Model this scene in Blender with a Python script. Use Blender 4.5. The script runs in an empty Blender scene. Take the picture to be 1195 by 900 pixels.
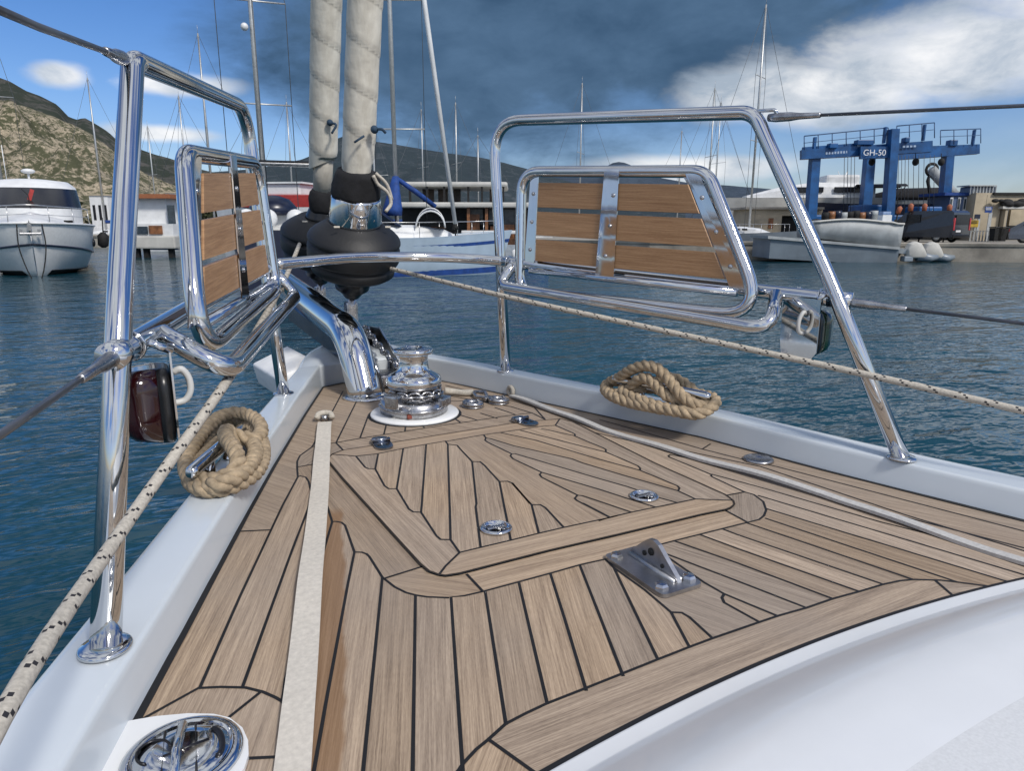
import bpy, bmesh, math, random
from math import sin, cos, pi, radians
from mathutils import Vector as V3, Matrix
from mathutils.geometry import delaunay_2d_cdt
random.seed(11)
scene = bpy.context.scene
COL = scene.collection

# ------------------------------------------------------------------ camera model
# world = boat frame: +X starboard, +Y bow, deck surface z = 0 ; camera stands on the port side deck
FPX, PITCH, ROLL, YAW, U0 = 816.76, 0.226375, 0.001875, 0.495079, 0.80095
PW, PH = 1195.0, 900.0
CAM = V3((-U0, 0, 0.62))
HD = V3((sin(YAW), cos(YAW), 0)); RT = V3((cos(YAW), -sin(YAW), 0))
SEA = -1.5

def ray(p):
    x = (p[0]-PW/2)/FPX; y = -(p[1]-PH/2)/FPX
    c, s = cos(ROLL), sin(ROLL); x, y = c*x-s*y, s*x+c*y
    cp, sp = cos(PITCH), sin(PITCH)
    return RT*x + HD*(cp+sp*y) + V3((0, 0, -sp+cp*y))
def onZ(p, z=0.0):
    d = ray(p); return CAM + d*((z-CAM.z)/d.z)
def onU(p, u):
    d = ray(p); return CAM + d*((u-CAM.x)/d.x)
def onV(p, v):
    d = ray(p); return CAM + d*((v-CAM.y)/d.y)
def snap(p, q):
    "the point of the sight line through p that lies nearest to the surveyed point q"
    d = ray(p).normalized(); return CAM + d*((V3(q)-CAM).dot(d))
def onD(p, D):
    "surveyed point at distance D ahead of the camera"
    d = ray(p); return CAM + d*(D/d.dot(HD))

cam = bpy.data.cameras.new('camera'); camo = bpy.data.objects.new('camera', cam); COL.objects.link(camo)
cam.sensor_fit = 'HORIZONTAL'; cam.sensor_width = 36; cam.lens = 36*FPX/PW
cam.clip_start = 0.02; cam.clip_end = 60000
camo.location = CAM
fw = HD*cos(PITCH) + V3((0, 0, -sin(PITCH)))
rot = fw.to_track_quat('-Z', 'Y').to_matrix()
camo.rotation_euler = (rot @ Matrix.Rotation(ROLL, 3, 'Z')).to_euler()
scene.camera = camo

# ------------------------------------------------------------------ materials
MATS = {}
class NT:
    def __init__(s, tree): s.t = tree
    def n(s, typ, **kw):
        o = s.t.nodes.new(typ)
        for k, v in kw.items():
            if k.startswith('i_'):
                key = k[2:]; key = int(key) if key.isdigit() else key.replace('_', ' ')
                s.set(o, key, v)
            else: setattr(o, k, v)
        return o
    def set(s, o, key, v):
        if isinstance(v, bpy.types.NodeSocket): s.t.links.new(v, o.inputs[key])
        else: o.inputs[key].default_value = v
    def m(s, op, a, b=None, c=None, clamp=False):
        o = s.t.nodes.new('ShaderNodeMath'); o.operation = op; o.use_clamp = clamp
        for i, v in enumerate((a, b, c)):
            if v is not None: s.set(o, i, v)
        return o.outputs[0]
    def vm(s, op, a, b=None):
        o = s.t.nodes.new('ShaderNodeVectorMath'); o.operation = op
        s.set(o, 0, a)
        if b is not None: s.set(o, 'Scale' if op == 'SCALE' else 1, b)
        return o.outputs['Value'] if op in ('DOT_PRODUCT', 'LENGTH') else o.outputs['Vector']
    def noise(s, vec, scale, detail=4, rough=.55, dist=0):
        o = s.n('ShaderNodeTexNoise'); o.inputs['Scale'].default_value = scale
        o.inputs['Detail'].default_value = detail; o.inputs['Roughness'].default_value = rough; o.inputs['Distortion'].default_value = dist
        if vec is not None: s.t.links.new(vec, o.inputs['Vector'])
        return o.outputs['Fac']
    def ramp(s, fac, *stops):
        o = s.n('ShaderNodeValToRGB'); s.t.links.new(fac, o.inputs[0]); e = o.color_ramp.elements
        while len(e) < len(stops): e.new(.5)
        for el, (p, c) in zip(e, stops):
            el.position = p; el.color = (c, c, c, 1) if not hasattr(c, '__len__') else (*c[:3], 1)
        return o.outputs['Color']
    def mix(s, fac, a, b, mode='MIX'):
        o = s.n('ShaderNodeMix', data_type='RGBA', blend_type=mode)
        s.set(o, 0, fac)
        for k, v in ((6, a), (7, b)):
            if not isinstance(v, bpy.types.NodeSocket): v = (*v[:3], 1)
            s.set(o, k, v)
        return o.outputs[2]
    def sstep(s, lo, hi, x):
        o = s.n('ShaderNodeMapRange', interpolation_type='SMOOTHSTEP'); s.set(o, 0, x); s.set(o, 1, lo); s.set(o, 2, hi)
        return o.outputs[0]

def mat(name, col, rough=.5, metal=0, coat=0, var=.12, scale=8, bump=0, bscale=60, col2=None, spec=None, rvar=0, emis=None):
    if name in MATS: return MATS[name]
    m = bpy.data.materials.new(name); m.use_nodes = True; MATS[name] = m
    t = NT(m.node_tree); b = m.node_tree.nodes['Principled BSDF']
    tc = t.n('ShaderNodeTexCoord').outputs['Object']
    nz = t.noise(tc, scale, 5, .6)
    c2 = col2 or tuple(c*(1-var*2.2) for c in col)
    c1 = col if col2 else tuple(min(1, c*(1+var*.6)) for c in col)
    f = t.ramp(nz, (.3, 0), (.7, 1))
    t.set(b, 'Base Color', t.mix(f, c2, c1))
    b.inputs['Metallic'].default_value = metal
    if rvar:
        t.set(b, 'Roughness', t.m('MULTIPLY_ADD', t.noise(tc, scale*3, 4), rvar*2, rough-rvar, clamp=True))
    else: b.inputs['Roughness'].default_value = rough
    b.inputs['Coat Weight'].default_value = coat; b.inputs['Coat Roughness'].default_value = .08
    if spec is not None: b.inputs['Specular IOR Level'].default_value = spec
    if bump:
        bn = t.n('ShaderNodeBump'); bn.inputs['Strength'].default_value = min(1, bump); bn.inputs['Distance'].default_value = .2/bscale
        t.set(bn, 'Height', t.noise(tc, bscale, 4)); t.set(b, 'Normal', bn.outputs[0])
    return m

chrome = mat('polished_steel', (.64, .65, .66), .06, 1, var=.03, scale=20, rvar=.03)
steel = mat('worn_steel', (.45, .45, .46), .28, 1, var=.2, scale=40, rvar=.1, bump=.15, bscale=200)
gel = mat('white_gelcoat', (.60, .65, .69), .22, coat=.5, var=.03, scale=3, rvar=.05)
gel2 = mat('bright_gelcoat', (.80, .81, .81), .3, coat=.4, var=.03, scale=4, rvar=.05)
nonskid = mat('nonskid_white', (.70, .71, .71), .6, var=.05, scale=260, bump=.2, bscale=420)
caulk = mat('black_caulk', (.008, .008, .009), .6, var=.2)
gapm = mat('hatch_gap', (.025, .017, .012), .8, var=.2)
black = mat('black_cover', (.008, .0085, .010), .55, var=.25, scale=12, bump=.3, bscale=90)
blackcloth = mat('black_cloth', (.010, .010, .012), .9, var=.3, scale=30, bump=.6, bscale=40)
blackpl = mat('black_plastic', (.01, .01, .011), .3, var=.2)
redlens = mat('dark_red_lens', (.020, .002, .003), .12, var=.3, coat=.6)
greenlens = mat('dark_green_lens', (.004, .03, .015), .12, coat=.6)
webbing = mat('cream_webbing', (.62, .575, .50), .85, var=.08, scale=120, bump=.4, bscale=700)
webedge = mat('grey_webbing', (.50, .49, .47), .85, var=.1, scale=120, bump=.4, bscale=600)
whiterope = mat('white_rope', (.52, .48, .41), .85, var=.15, scale=200, bump=.5, bscale=500)
fleck = mat('rope_fleck', (.02, .02, .025), .85)
tanrope = mat('tan_rope', (.42, .325, .215), .95, var=.22, scale=60, bump=.8, bscale=320)
sailm = None
bolt_m = mat('bolt_steel', (.55, .55, .56), .2, 1, var=.1)
darkhole = mat('dark_hole', (.01, .01, .01), .7)

def teak_material(name, dark, light, oiled=0):
    m = bpy.data.materials.new(name); m.use_nodes = True
    t = NT(m.node_tree); b = m.node_tree.nodes['Principled BSDF']
    P = t.n('ShaderNodeNewGeometry').outputs['Position'] if not oiled else t.n('ShaderNodeTexCoord').outputs['Object']
    tone = t.n('ShaderNodeAttribute', attribute_name='tone').outputs['Fac']
    if oiled:
        g = t.n('ShaderNodeAttribute', attribute_name='gdir').outputs['Vector']
    else:
        g = t.n('ShaderNodeAttribute', attribute_name='gdir').outputs['Vector']
    al = t.vm('DOT_PRODUCT', P, g)
    perp = t.vm('CROSS_PRODUCT', g, (0, 0, 1) if not oiled else (.87, .49, 0))
    ac = t.vm('DOT_PRODUCT', P, perp)
    def gv(sa, sc):
        c = t.n('ShaderNodeCombineXYZ')
        t.set(c, 0, t.m('MULTIPLY', al, sa)); t.set(c, 1, t.m('MULTIPLY', ac, sc)); t.set(c, 2, t.m('MULTIPLY', tone, 37.0))
        return c.outputs[0]
    fine = t.noise(gv(9, 430), 1, 3, .6)
    band = t.noise(gv(2.2, 85), 1, 4, .6, .5)
    fleckn = t.noise(gv(90, 900), 1, 2, .5)
    broad = t.noise(P, 2.2, 3, .5)
    spot = t.noise(P, 14, 4, .6)
    f = t.m('ADD', t.m('MULTIPLY', fine, .46), t.m('MULTIPLY', band, .34))
    f = t.m('ADD', f, t.m('MULTIPLY', fleckn, .20))
    c = t.mix(t.ramp(f, (.33, 0), (.66, 1)), dark, light)
    # plank to plank
    hs = t.n('ShaderNodeHueSaturation'); t.set(hs, 'Color', c)
    t.set(hs, 'Value', t.m('MULTIPLY_ADD', tone, .32, .85)); t.set(hs, 'Saturation', t.m('MULTIPLY_ADD', t.m('FRACT', t.m('MULTIPLY', tone, 7.31)), .30, .86))
    c = hs.outputs['Color']
    if not oiled:
        grey = t.mix(t.ramp(broad, (.42, 0), (.66, .42)), c, (.30, .255, .215))
        c = t.mix(t.ramp(spot, (.62, 0), (.8, .22)), grey, (.12, .085, .055))
        # damp streak where the wet strap has dripped, port side
        px = t.n('ShaderNodeSeparateXYZ'); t.set(px, 0, P)
        a0, a1 = onZ((385, 600)), onZ((372, 905)); d = (a1-a0)
        nrm = V3((-d.y, d.x, 0)).normalized(); L = d.length; dn = d.normalized()
        rel = t.vm('SUBTRACT', P, tuple(a0))
        s_ = t.m('DIVIDE', t.vm('DOT_PRODUCT', rel, tuple(dn)), L)
        wv = t.m('ABSOLUTE', t.m('ADD', t.vm('DOT_PRODUCT', rel, tuple(nrm)), t.m('MULTIPLY_ADD', t.noise(P, 9, 3), .03, -.018)))
        wet = t.m('MULTIPLY', t.sstep(.030, .020, wv), t.m('MULTIPLY', t.sstep(-.06, .02, s_), t.sstep(1.3, .95, s_)))
        c = t.mix(t.m('MULTIPLY', wet, .75), c, t.mix(f, (.13, .065, .025), (.30, .165, .075)))
    t.set(b, 'Base Color', c)
    b.inputs['Roughness'].default_value = .62 if not oiled else .45
    b.inputs['Specular IOR Level'].default_value = .35
    bn = t.n('ShaderNodeBump'); bn.inputs['Strength'].default_value = .35; bn.inputs['Distance'].default_value = .0007
    t.set(bn, 'Height', f); t.set(b, 'Normal', bn.outputs[0])
    MATS[name] = m; return m
teak = teak_material('weathered_teak', (.150, .108, .077), (.490, .382, .280))
seat_teak = teak_material('varnished_teak', (.22, .112, .052), (.50, .305, .165), 1)

# ------------------------------------------------------------------ mesh builder
class MB:
    def __init__(s): s.v = []; s.f = []; s.mi = []; s.sm = []
    def add(s, vs, fs, mi=0, smooth=False):
        o = len(s.v); s.v += [V3(p) for p in vs]
        for k, f in enumerate(fs):
            s.f.append([i+o for i in f]); s.mi.append(mi[k] if isinstance(mi, list) else mi); s.sm.append(smooth)
        return s
    def box(s, c, d, mi=0, M=None, bev=0):
        x, y, z = d[0]/2, d[1]/2, d[2]/2; c = V3(c)
        if bev:
            bm = bmesh.new(); bmesh.ops.create_cube(bm, size=1)
            for v in bm.verts: v.co = V3((v.co.x*d[0], v.co.y*d[1], v.co.z*d[2]))
            bmesh.ops.bevel(bm, geom=bm.edges[:], offset=bev, segments=2, affect='EDGES', profile=.6)
            vs = [v.co.copy() for v in bm.verts]; fs = [[v.index for v in f.verts] for f in bm.faces]
            bm.free()
        else:
            vs = [V3((a, b, e)) for a in (-x, x) for b in (-y, y) for e in (-z, z)]
            fs = [(0, 1, 3, 2), (4, 6, 7, 5), (0, 4, 5, 1), (2, 3, 7, 6), (0, 2, 6, 4), (1, 5, 7, 3)]
        if M is not None: vs = [M @ p for p in vs]
        return s.add([p+c for p in vs], fs, mi)
    def tube(s, pts, r, n=12, closed=False, caps=True, mi=0, mifn=None, smooth=True):
        pts = [V3(p) for p in pts]; N = len(pts)
        rr = r if hasattr(r, '__len__') else [r]*N
        tg = []
        for i in range(N):
            a = pts[(i-1) % N] if (closed or i > 0) else pts[i]; b = pts[(i+1) % N] if (closed or i < N-1) else pts[i]
            d = b-a; tg.append(d.normalized() if d.length > 1e-9 else V3((0, 0, 1)))
        up = V3((0, 0, 1)) if abs(tg[0].z) < .9 else V3((1, 0, 0))
        nx = (up - tg[0]*up.dot(tg[0])).normalized(); vs = []; frames = []
        for i in range(N):
            nx = (nx - tg[i]*nx.dot(tg[i])).normalized(); ny = tg[i].cross(nx); frames.append((nx.copy(), ny))
            vs += [pts[i] + (nx*cos(2*pi*k/n) + ny*sin(2*pi*k/n))*rr[i] for k in range(n)]
        fs = []; ms = []
        for i in range(N if closed else N-1):
            j = (i+1) % N
            for k in range(n):
                fs.append((i*n+k, i*n+(k+1) % n, j*n+(k+1) % n, j*n+k)); ms.append(mifn(i, k) if mifn else mi)
        if caps and not closed:
            fs.append(tuple(range(n))[::-1]); ms.append(mi); fs.append(tuple((N-1)*n+k for k in range(n))); ms.append(mi)
        return s.add(vs, fs, ms, smooth)
    def lathe(s, prof, c=(0, 0, 0), axis=(0, 0, 1), n=32, mi=0, smooth=True, rfn=None):
        ax = V3(axis).normalized(); up = V3((1, 0, 0)) if abs(ax.x) < .9 else V3((0, 1, 0))
        a = (up-ax*up.dot(ax)).normalized(); b = ax.cross(a); c = V3(c); vs = []; fs = []
        for i, (r, h) in enumerate(prof):
            for k in range(n):
                th = 2*pi*k/n; q = r*(rfn(th, h) if rfn else 1)
                vs.append(c+ax*h+(a*cos(th)+b*sin(th))*q)
        for i in range(len(prof)-1):
            for k in range(n): fs.append((i*n+k, i*n+(k+1) % n, (i+1)*n+(k+1) % n, (i+1)*n+k))
        if prof[0][0] > 1e-5: fs.append(tuple(range(n))[::-1])
        if prof[-1][0] > 1e-5: fs.append(tuple((len(prof)-1)*n+k for k in range(n)))
        return s.add(vs, fs, mi, smooth)
    def loft(s, rings, mi=0, closed=True, caps=True, smooth=True):
        n = len(rings[0]); vs = [V3(p) for r in rings for p in r]; fs = []
        for i in range(len(rings)-1):
            for k in range(n if closed else n-1):
                fs.append((i*n+k, i*n+(k+1) % n, (i+1)*n+(k+1) % n, (i+1)*n+k))
        if caps and closed:
            fs.append(tuple(range(n))[::-1]); fs.append(tuple((len(rings)-1)*n+k for k in range(n)))
        return s.add(vs, fs, mi, smooth)
    def prism(s, pts, off, mi=0, smooth=False):
        n = len(pts); off = V3(off); vs = [V3(p) for p in pts]+[V3(p)+off for p in pts]
        fs = [tuple(range(n))[::-1], tuple(range(n, 2*n))]+[(k, (k+1) % n, n+(k+1) % n, n+k) for k in range(n)]
        return s.add(vs, fs, mi, smooth)
    def torus(s, c, R, r, ax=(0, 0, 1), n=24, m=8, mi=0, sx=1, dx=None):
        ax = V3(ax).normalized()
        a = V3(dx) if dx else (V3((1, 0, 0)) if abs(ax.x) < .9 else V3((0, 1, 0)))
        a = (a-ax*a.dot(ax)).normalized(); b = ax.cross(a)
        return s.tube([V3(c)+a*cos(2*pi*k/n)*R*sx+b*sin(2*pi*k/n)*R for k in range(n)], r, m, closed=True, mi=mi)
    def ball(s, c, r, sc=(1, 1, 1), n=12, mi=0):
        pr = [(max(1e-6, sin(pi*i/8))*r, -cos(pi*i/8)*r) for i in range(9)]
        o = len(s.v); s.lathe(pr, (0, 0, 0), n=n, mi=mi)
        for i in range(o, len(s.v)): p = s.v[i]; s.v[i] = V3((p.x*sc[0], p.y*sc[1], p.z*sc[2]))+V3(c)
        return s
    def build(s, name, mats, parent=None, loc=None, bevel=0, auto=True):
        me = bpy.data.meshes.new(name); off = V3((0, 0, 0))
        if parent is not None and parent.get('world_built'): off = V3(parent['origin'])
        if loc is not None: off = V3(loc)
        me.from_pydata([tuple(p-off) for p in s.v], [], s.f)
        if not isinstance(mats, (list, tuple)): mats = [mats]
        for m in mats: me.materials.append(m)
        me.polygons.foreach_set('material_index', s.mi); me.polygons.foreach_set('use_smooth', s.sm)
        me.update()
        o = bpy.data.objects.new(name, me); COL.objects.link(o)
        if parent is not None:
            o.parent = parent
            # a sub-part of a part whose own verts are relative to the thing's origin
        elif loc is not None: o.location = loc
        if parent is not None and parent.get('world_built'): o['world_built'] = 1; o['origin'] = parent['origin']
        return o

def tag(o, label=None, cat=None, group=None, kind=None):
    if label: o['label'] = label
    if cat: o['category'] = cat
    if group: o['group'] = group
    if kind: o['kind'] = kind
    return o
def empty(name, loc, label, cat, group=None, rz=0, world=False):
    o = bpy.data.objects.new(name, None); COL.objects.link(o); o.location = loc; o.rotation_euler = (0, 0, rz); o.empty_display_size = .1
    if world: o['world_built'] = 1; o['origin'] = tuple(loc)
    return tag(o, label, cat, group)
def clean_props():
    for o in bpy.data.objects:
        for k in ('world_built', 'origin'):
            if k in o: del o[k]

def fillet(pts, rad, seg=8, closed=False):
    pts = [V3(p) for p in pts]; N = len(pts); out = []
    rr = rad if hasattr(rad, '__len__') else [rad]*N
    for i in range(N):
        if not closed and i in (0, N-1): out.append(pts[i]); continue
        p, a, b = pts[i], pts[(i-1) % N], pts[(i+1) % N]; r = rr[i]
        if r <= 0: out.append(p); continue
        da = (a-p).normalized(); db = (b-p).normalized(); ang = da.angle(db)
        d = min(r/math.tan(ang/2), (a-p).length*.48, (b-p).length*.48)
        q0 = p+da*d; q1 = p+db*d
        for k in range(seg+1):
            t = k/seg; out.append(q0*(1-t)**2 + p*2*t*(1-t) + q1*t*t)
    return out
def resample(pts, step):
    pts = [V3(p) for p in pts]; out = [pts[0]]
    for a, b in zip(pts, pts[1:]):
        n = max(1, int((b-a).length/step))
        out += [a.lerp(b, (k+1)/n) for k in range(n)]
    return out
def spline(pts, n=8):
    pts = [V3(p) for p in pts]; out = []
    P = [pts[0]*2-pts[1]]+pts+[pts[-1]*2-pts[-2]]
    for i in range(1, len(P)-2):
        a, b, c, d = P[i-1:i+3]
        for k in range(n):
            t = k/n; out.append(.5*((2*b)+(c-a)*t+(2*a-5*b+4*c-d)*t*t+(3*b-a-3*c+d)*t**3))
    out.append(pts[-1]); return out
def interp(tab, x):
    tab = sorted(tab)
    if x <= tab[0][0]: return tab[0][1]
    for (a, fa), (b, fb) in zip(tab, tab[1:]):
        if x <= b: return fa+(fb-fa)*(x-a)/(b-a)
    return tab[-1][1]
def mirror(p): p = V3(p); return V3((-p.x, p.y, p.z))

# ================================================================== OUR YACHT (the thing we stand on)
yacht = empty('sailing_yacht', (0, 0, 0), 'white sailing yacht seen from its own teak foredeck, in the foreground', 'sailing yacht', world=True)
TILES = {'A': (320, 440, 200/1195), 'B': (500, 440, 200/1195), 'C': (680, 460, 200/1195), 'D': (340, 560, 200/1195), 'E': (520, 560, 200/1195),
         'F': (140, 600, 1/3), 'G': (380, 680, 300/1195), 'H': (660, 600, 270/1195), 'I': (860, 520, 335/1195), 'P': (0, 0, 1)}
def parse(s):
    out = []; t = 'P'
    for w in s.split():
        if w in TILES: t = w; continue
        x, y = map(float, w.split(',')); ox, oy, k = TILES[t]; out.append((ox+x*k, oy+y*k))
    return out
def deckline(s): return [onZ(p) for p in parse(s)]

FOOT_P = [(-3.5, 1.62), (-2, 1.5), (-1, 1.36), (0, 1.12), (.5, .99), (.905, .856), (1.118, .779), (1.535, .631), (1.831, .522), (2.3, .343), (2.685, .189)]
FOOT_S = [(-3.5, 1.6), (-2, 1.48), (-1, 1.32), (0, 1.05), (.4, .935), (.712, .832), (1.13, .725), (1.49, .651), (1.979, .479), (2.3, .365), (2.53, .285), (2.70, .20)]
def footp(v): return V3((-interp(FOOT_P, v), v, 0))
def foots(v): return V3((interp(FOOT_S, v), v, 0))
BOWV = 2.72
outline = [footp(v) for v in (-3.2, -2, -1, 0, .5, .9, 1.1, 1.5, 1.83, 2.3, 2.685)] + [V3((-.10, BOWV, 0)), V3((.10, BOWV, 0))] + \
          [foots(v) for v in (2.70, 2.5, 2.3, 1.979, 1.49, 1.13, .712, .4, 0, -1, -2, -3.2)]
HATCH = "P 381.9,537.9 400.2,560 490.6,660.4 500.7,668.8 512.4,673 520,674 536.7,671.3 640.5,644.5 720,626.1 818.1,602.3 847.4,596.4 853.2,593.9 857,590.5 855.7,586.4 850.7,582.2 845.7,578.8 763.7,542 680,499.3 668.2,493.6 653.1,490.2 623.9,492.7 593.7,496 520,507.8 464,517 400.3,527 388.6,531.2 383.6,535.4"
hatch_pts = deckline(HATCH)
SEAMS = [
 # port outer planks
 "P 400.3,456.7 385.3,485.2 366,518.7 364,522 350.1,532 346.8,538.7 346.8,547 347.6,557 330,589.8 280,696.7 233.3,803.3",
 "P 347.6,557 A 180,692 220,700 240,730 250,770 D 128,50 150,110",
 "D 150,110 D 105,235 P 340,645 283.3,801.7", "D 150,110 165,100 215,108 235,135 285,295",
 "D 285,295 310,293 350,300 375,320 440,507", "D 285,295 190,620 P 333.3,793 330,818.3",
 "D 440,507 490,508 525,520 545,540 635,683", "D 440,507 P 406.4,680 380,823 356,960 345,1010",
 "D 635,683 720,750 800,790 870,808 950,820 1100,826 E 0,825 130,812 260,782 510,715 730,655 940,595 H 205,235 560,140 940,45 1000,30 1025,10 I 122,270 110,235 70,205 C 1130,685 905,580 893,570 905,562",
 "D 635,683 G 175,875 P 416,960 410,1010", "P 484.9,695.6 481.7,899.7 480.7,960 480,1010", "P 526.4,698 539.4,890.9 541,910",
 "P 566.3,691.3 590.4,845.7", "P 605.4,679.7 638.6,821.8", "P 642.2,669.6 660,726 684,806", "P 677,661 727,789",
 "H 205,235 250,280 475,750", "H 250,280 410,395 545,510 640,690", "H 545,510 600,512 640,535 760,645",
 # starboard planks aft of hatch
 "H 500,200 I 0,565 290,678", "H 500,205 715,355 820,415 I 170,712", "H 820,415 808,435 820,460 1000,560",
 "H 560,140 I 0,490 400,640", "H 700,110 I 0,430 510,610", "H 815,80 I 0,372 610,580", "H 940,45 I 45,325 735,560", "I 120,305 920,571",
 "I 125,265 1115,565 P 1230,694", "I 90,210 1195,540 P 1300,705", "C 905,562 1195,640 P 880,567 I 600,320 P 1195,652 1290,678",
 "C 905,562 890,560 605,442 597,432 612,424 720,445 P 814,536 I 700,300 P 1195,640 1290,664",
 "B 1000,315 P 680,502 C 420,348 600,405 720,445",
 "P 700,490 820.6,524.8 865.8,536.2 907.7,545.2 1195,620.4 1290,646", "C 835,385 890,350", "C 700,395 P 888,545 I 700,290 1195,440 P 1290,662",
 # border along the coachroof
 "G 500,1010 620,876 640,845 700,780 755,735 838,660 930,612 1030,565 1195,500 H 475,755 640,690 760,645 1000,562 I 170,712 290,678 400,640 510,610 610,580 680,565 735,560 850,563 920,571 1040,587 P 1200,698",
 "G 760,735 945,868", "I 825,563 905,632",
 # bottom left mooring fitting surround
 "F 30,752 62,730 275,612 350,608 440,610 500,625 545,645 570,660 610,740 625,840 615,960", "F 400,63 528,57", "F 490,628 375,720", "F 455,858 625,850",
 # front of the hatch
 "P 364,522 378,519 A 430,460 600,430 920,380 1195,335 B 220,322 550,272 720,252 740,260 815,300", "A 430,460 490,522", "A 163,630 265,612 372,588",
 "P 417,466.8 392.8,516", "P 429.6,486 420.4,511", "P 451.4,493.6 448,507.5", "P 474,492 472.6,503.6", "A 1030,335 1048,358", "P 487,470 540,468",
 "B 190,295 225,322", "B 215,265 345,305", "B 365,255 480,290", "B 465,215 610,265", "B 580,210 720,252", "B 600,170 740,215 B 815,300", "B 130,130 580,210", "B 120,60 330,110 600,170",
 "E 150,665 260,782", "D 650,692 905,612", "P 848,597 872.4,610.2", "C 988,712 1130,685", "B 915,298 885,345",
]
HSEAMS = [
 "A 405,548 570,561 720,545 900,507 1050,480 1195,455 B 120,458 380,412 640,375 790,352 885,345 915,300",
 "A 570,561 635,640 660,650 705,650 770,770 800,790 855,790 D 820,215 850,235 905,238 1010,400 1040,428 1110,430 E 98,520 0,615 D 1030,675",
 "E 98,520 240,485 450,435 650,385 820,345 1145,275 1195,262 C 110,895 190,870 340,835 510,800 785,742 1040,752",
 "C 785,742 665,685 675,665 660,650 400,541 400,525 385,510 160,412 162,395 145,385 0,325 B 1020,420 1022,408 1005,398 885,345",
 "B 785,368 1020,418", "B 640,380 1195,523 C 160,412", "B 500,395 750,450 1195,585 C 400,541",
 "B 385,412 400,432 395,450 410,462 580,545 572,560 590,580 790,675 775,690 790,710 1040,835 E 900,140 915,155 1145,275",
 "B 400,434 430,438 600,490 1000,580 C 0,490 300,580 665,685", "B 580,545 605,545 1195,720 C 310,655 540,735 660,768",
 "B 790,675 1195,795 C 300,735 510,800", "B 1040,835 C 0,720 340,835", "C 0,770 190,870",
 "B 120,458 135,478 200,485 230,520 305,600 360,600 390,625 495,740 550,737 585,750 710,895 E 465,35 600,185 660,185 695,205 825,345",
 "A 725,548 705,650", "A 900,507 855,790", "A 1060,480 1030,895 D 905,238", "B 135,478 148,895 E 30,200 35,430", "B 305,600 335,895 E 210,200 245,485",
 "B 495,740 525,895 E 430,300 455,435", "E 600,185 650,385",
]
def extend(pl, d=(.007, .007)):
    pl = [p.copy() for p in pl]
    pl[0] = pl[0]+(pl[0]-pl[1]).normalized()*d[0]; pl[-1] = pl[-1]+(pl[-1]-pl[-2]).normalized()*d[1]
    return pl
def inside(p, poly):
    c = False; n = len(poly)
    for i in range(n):
        a, b = poly[i], poly[i-1]
        if (a.y > p.y) != (b.y > p.y) and p.x < (b.x-a.x)*(p.y-a.y)/(b.y-a.y)+a.x: c = not c
    return c
def seamlines(lst): return [spl(deckline(s)) for s in lst]
def spl(pl): return pl

def planking(name, lines, region, exclude, parent, z0, ends=None):
    "split the region along the seam lines into planks: every plank gets its own tone and grain direction"
    vs = []; es = []
    for pl in lines+[region+[region[0]]]+([exclude+[exclude[0]]] if exclude else []):
        b = len(vs)
        q = extend(pl, ends.get(id(pl), (.007, .007)) if ends else (.007, .007)) if pl[0] != pl[-1] else pl
        vs += [p.to_2d() for p in q]; es += [(b+i, b+i+1) for i in range(len(q)-1)]
    ov, oe, of, _, eo, _ = delaunay_2d_cdt(vs, es, [], 0, 1e-5)
    cons = {tuple(sorted(e)) for e, o in zip(oe, eo) if o}
    edge = {}
    for i, f in enumerate(of):
        for a, b in zip(f, list(f[1:])+[f[0]]): edge.setdefault(tuple(sorted((a, b))), []).append(i)
    reg = [-1]*len(of); k = 0
    for s in range(len(of)):
        if reg[s] >= 0: continue
        st = [s]; reg[s] = k
        while st:
            i = st.pop(); f = of[i]
            for a, b in zip(f, list(f[1:])+[f[0]]):
                e = tuple(sorted((a, b)))
                if e in cons: continue
                for j in edge[e]:
                    if reg[j] < 0: reg[j] = k; st.append(j)
        k += 1
    groups = {}
    for i, r in enumerate(reg): groups.setdefault(r, []).append(i)
    mb = MB(); tone = []; gd = []
    rnd = random.Random(5)
    for r, tris in groups.items():
        A = sx = sy = 0; sm = []
        for i in tris:
            p = [ov[j] for j in of[i]]
            ar = abs((p[1]-p[0]).cross(p[2]-p[0]))/2; A += ar; c = (p[0]+p[1]+p[2])/3; sx += c.x*ar; sy += c.y*ar; sm.append((ar, p))
        if A < 1e-7: continue
        cx, cy = sx/A, sy/A; xx = xy = yy = 0
        for ar, p in sm:
            d = [(q.x-cx, q.y-cy) for q in p]; X = sum(a for a, _ in d); Y = sum(b for _, b in d)
            xx += ar*(sum(a*a for a, _ in d)+X*X); yy += ar*(sum(b*b for _, b in d)+Y*Y); xy += ar*(sum(a*b for a, b in d)+X*Y)
        th = .5*math.atan2(2*xy, xx-yy); g = (cos(th), sin(th), 0)
        big = max(tris, key=lambda i: abs((ov[of[i][1]]-ov[of[i][0]]).cross(ov[of[i][2]]-ov[of[i][0]])))
        c = sum((ov[j] for j in of[big]), V3((0, 0)))/3
        if not inside(c, region) or (exclude and inside(c, exclude)): continue
        t = rnd.random()
        ext = max(abs((q.x-cx)*g[0]+(q.y-cy)*g[1]) for ar, p in sm for q in p)
        if abs(g[0]) > .96 and ext > .28: t = .93 if cy > .8 else .60
        for i in tris:
            mb.add([(ov[j].x, ov[j].y, z0) for j in of[i]], [(0, 1, 2)] if (ov[of[i][1]]-ov[of[i][0]]).cross(ov[of[i][2]]-ov[of[i][0]]) > 0 else [(0, 2, 1)])
            tone.append(t); gd += g
    return mb, tone, gd
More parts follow.
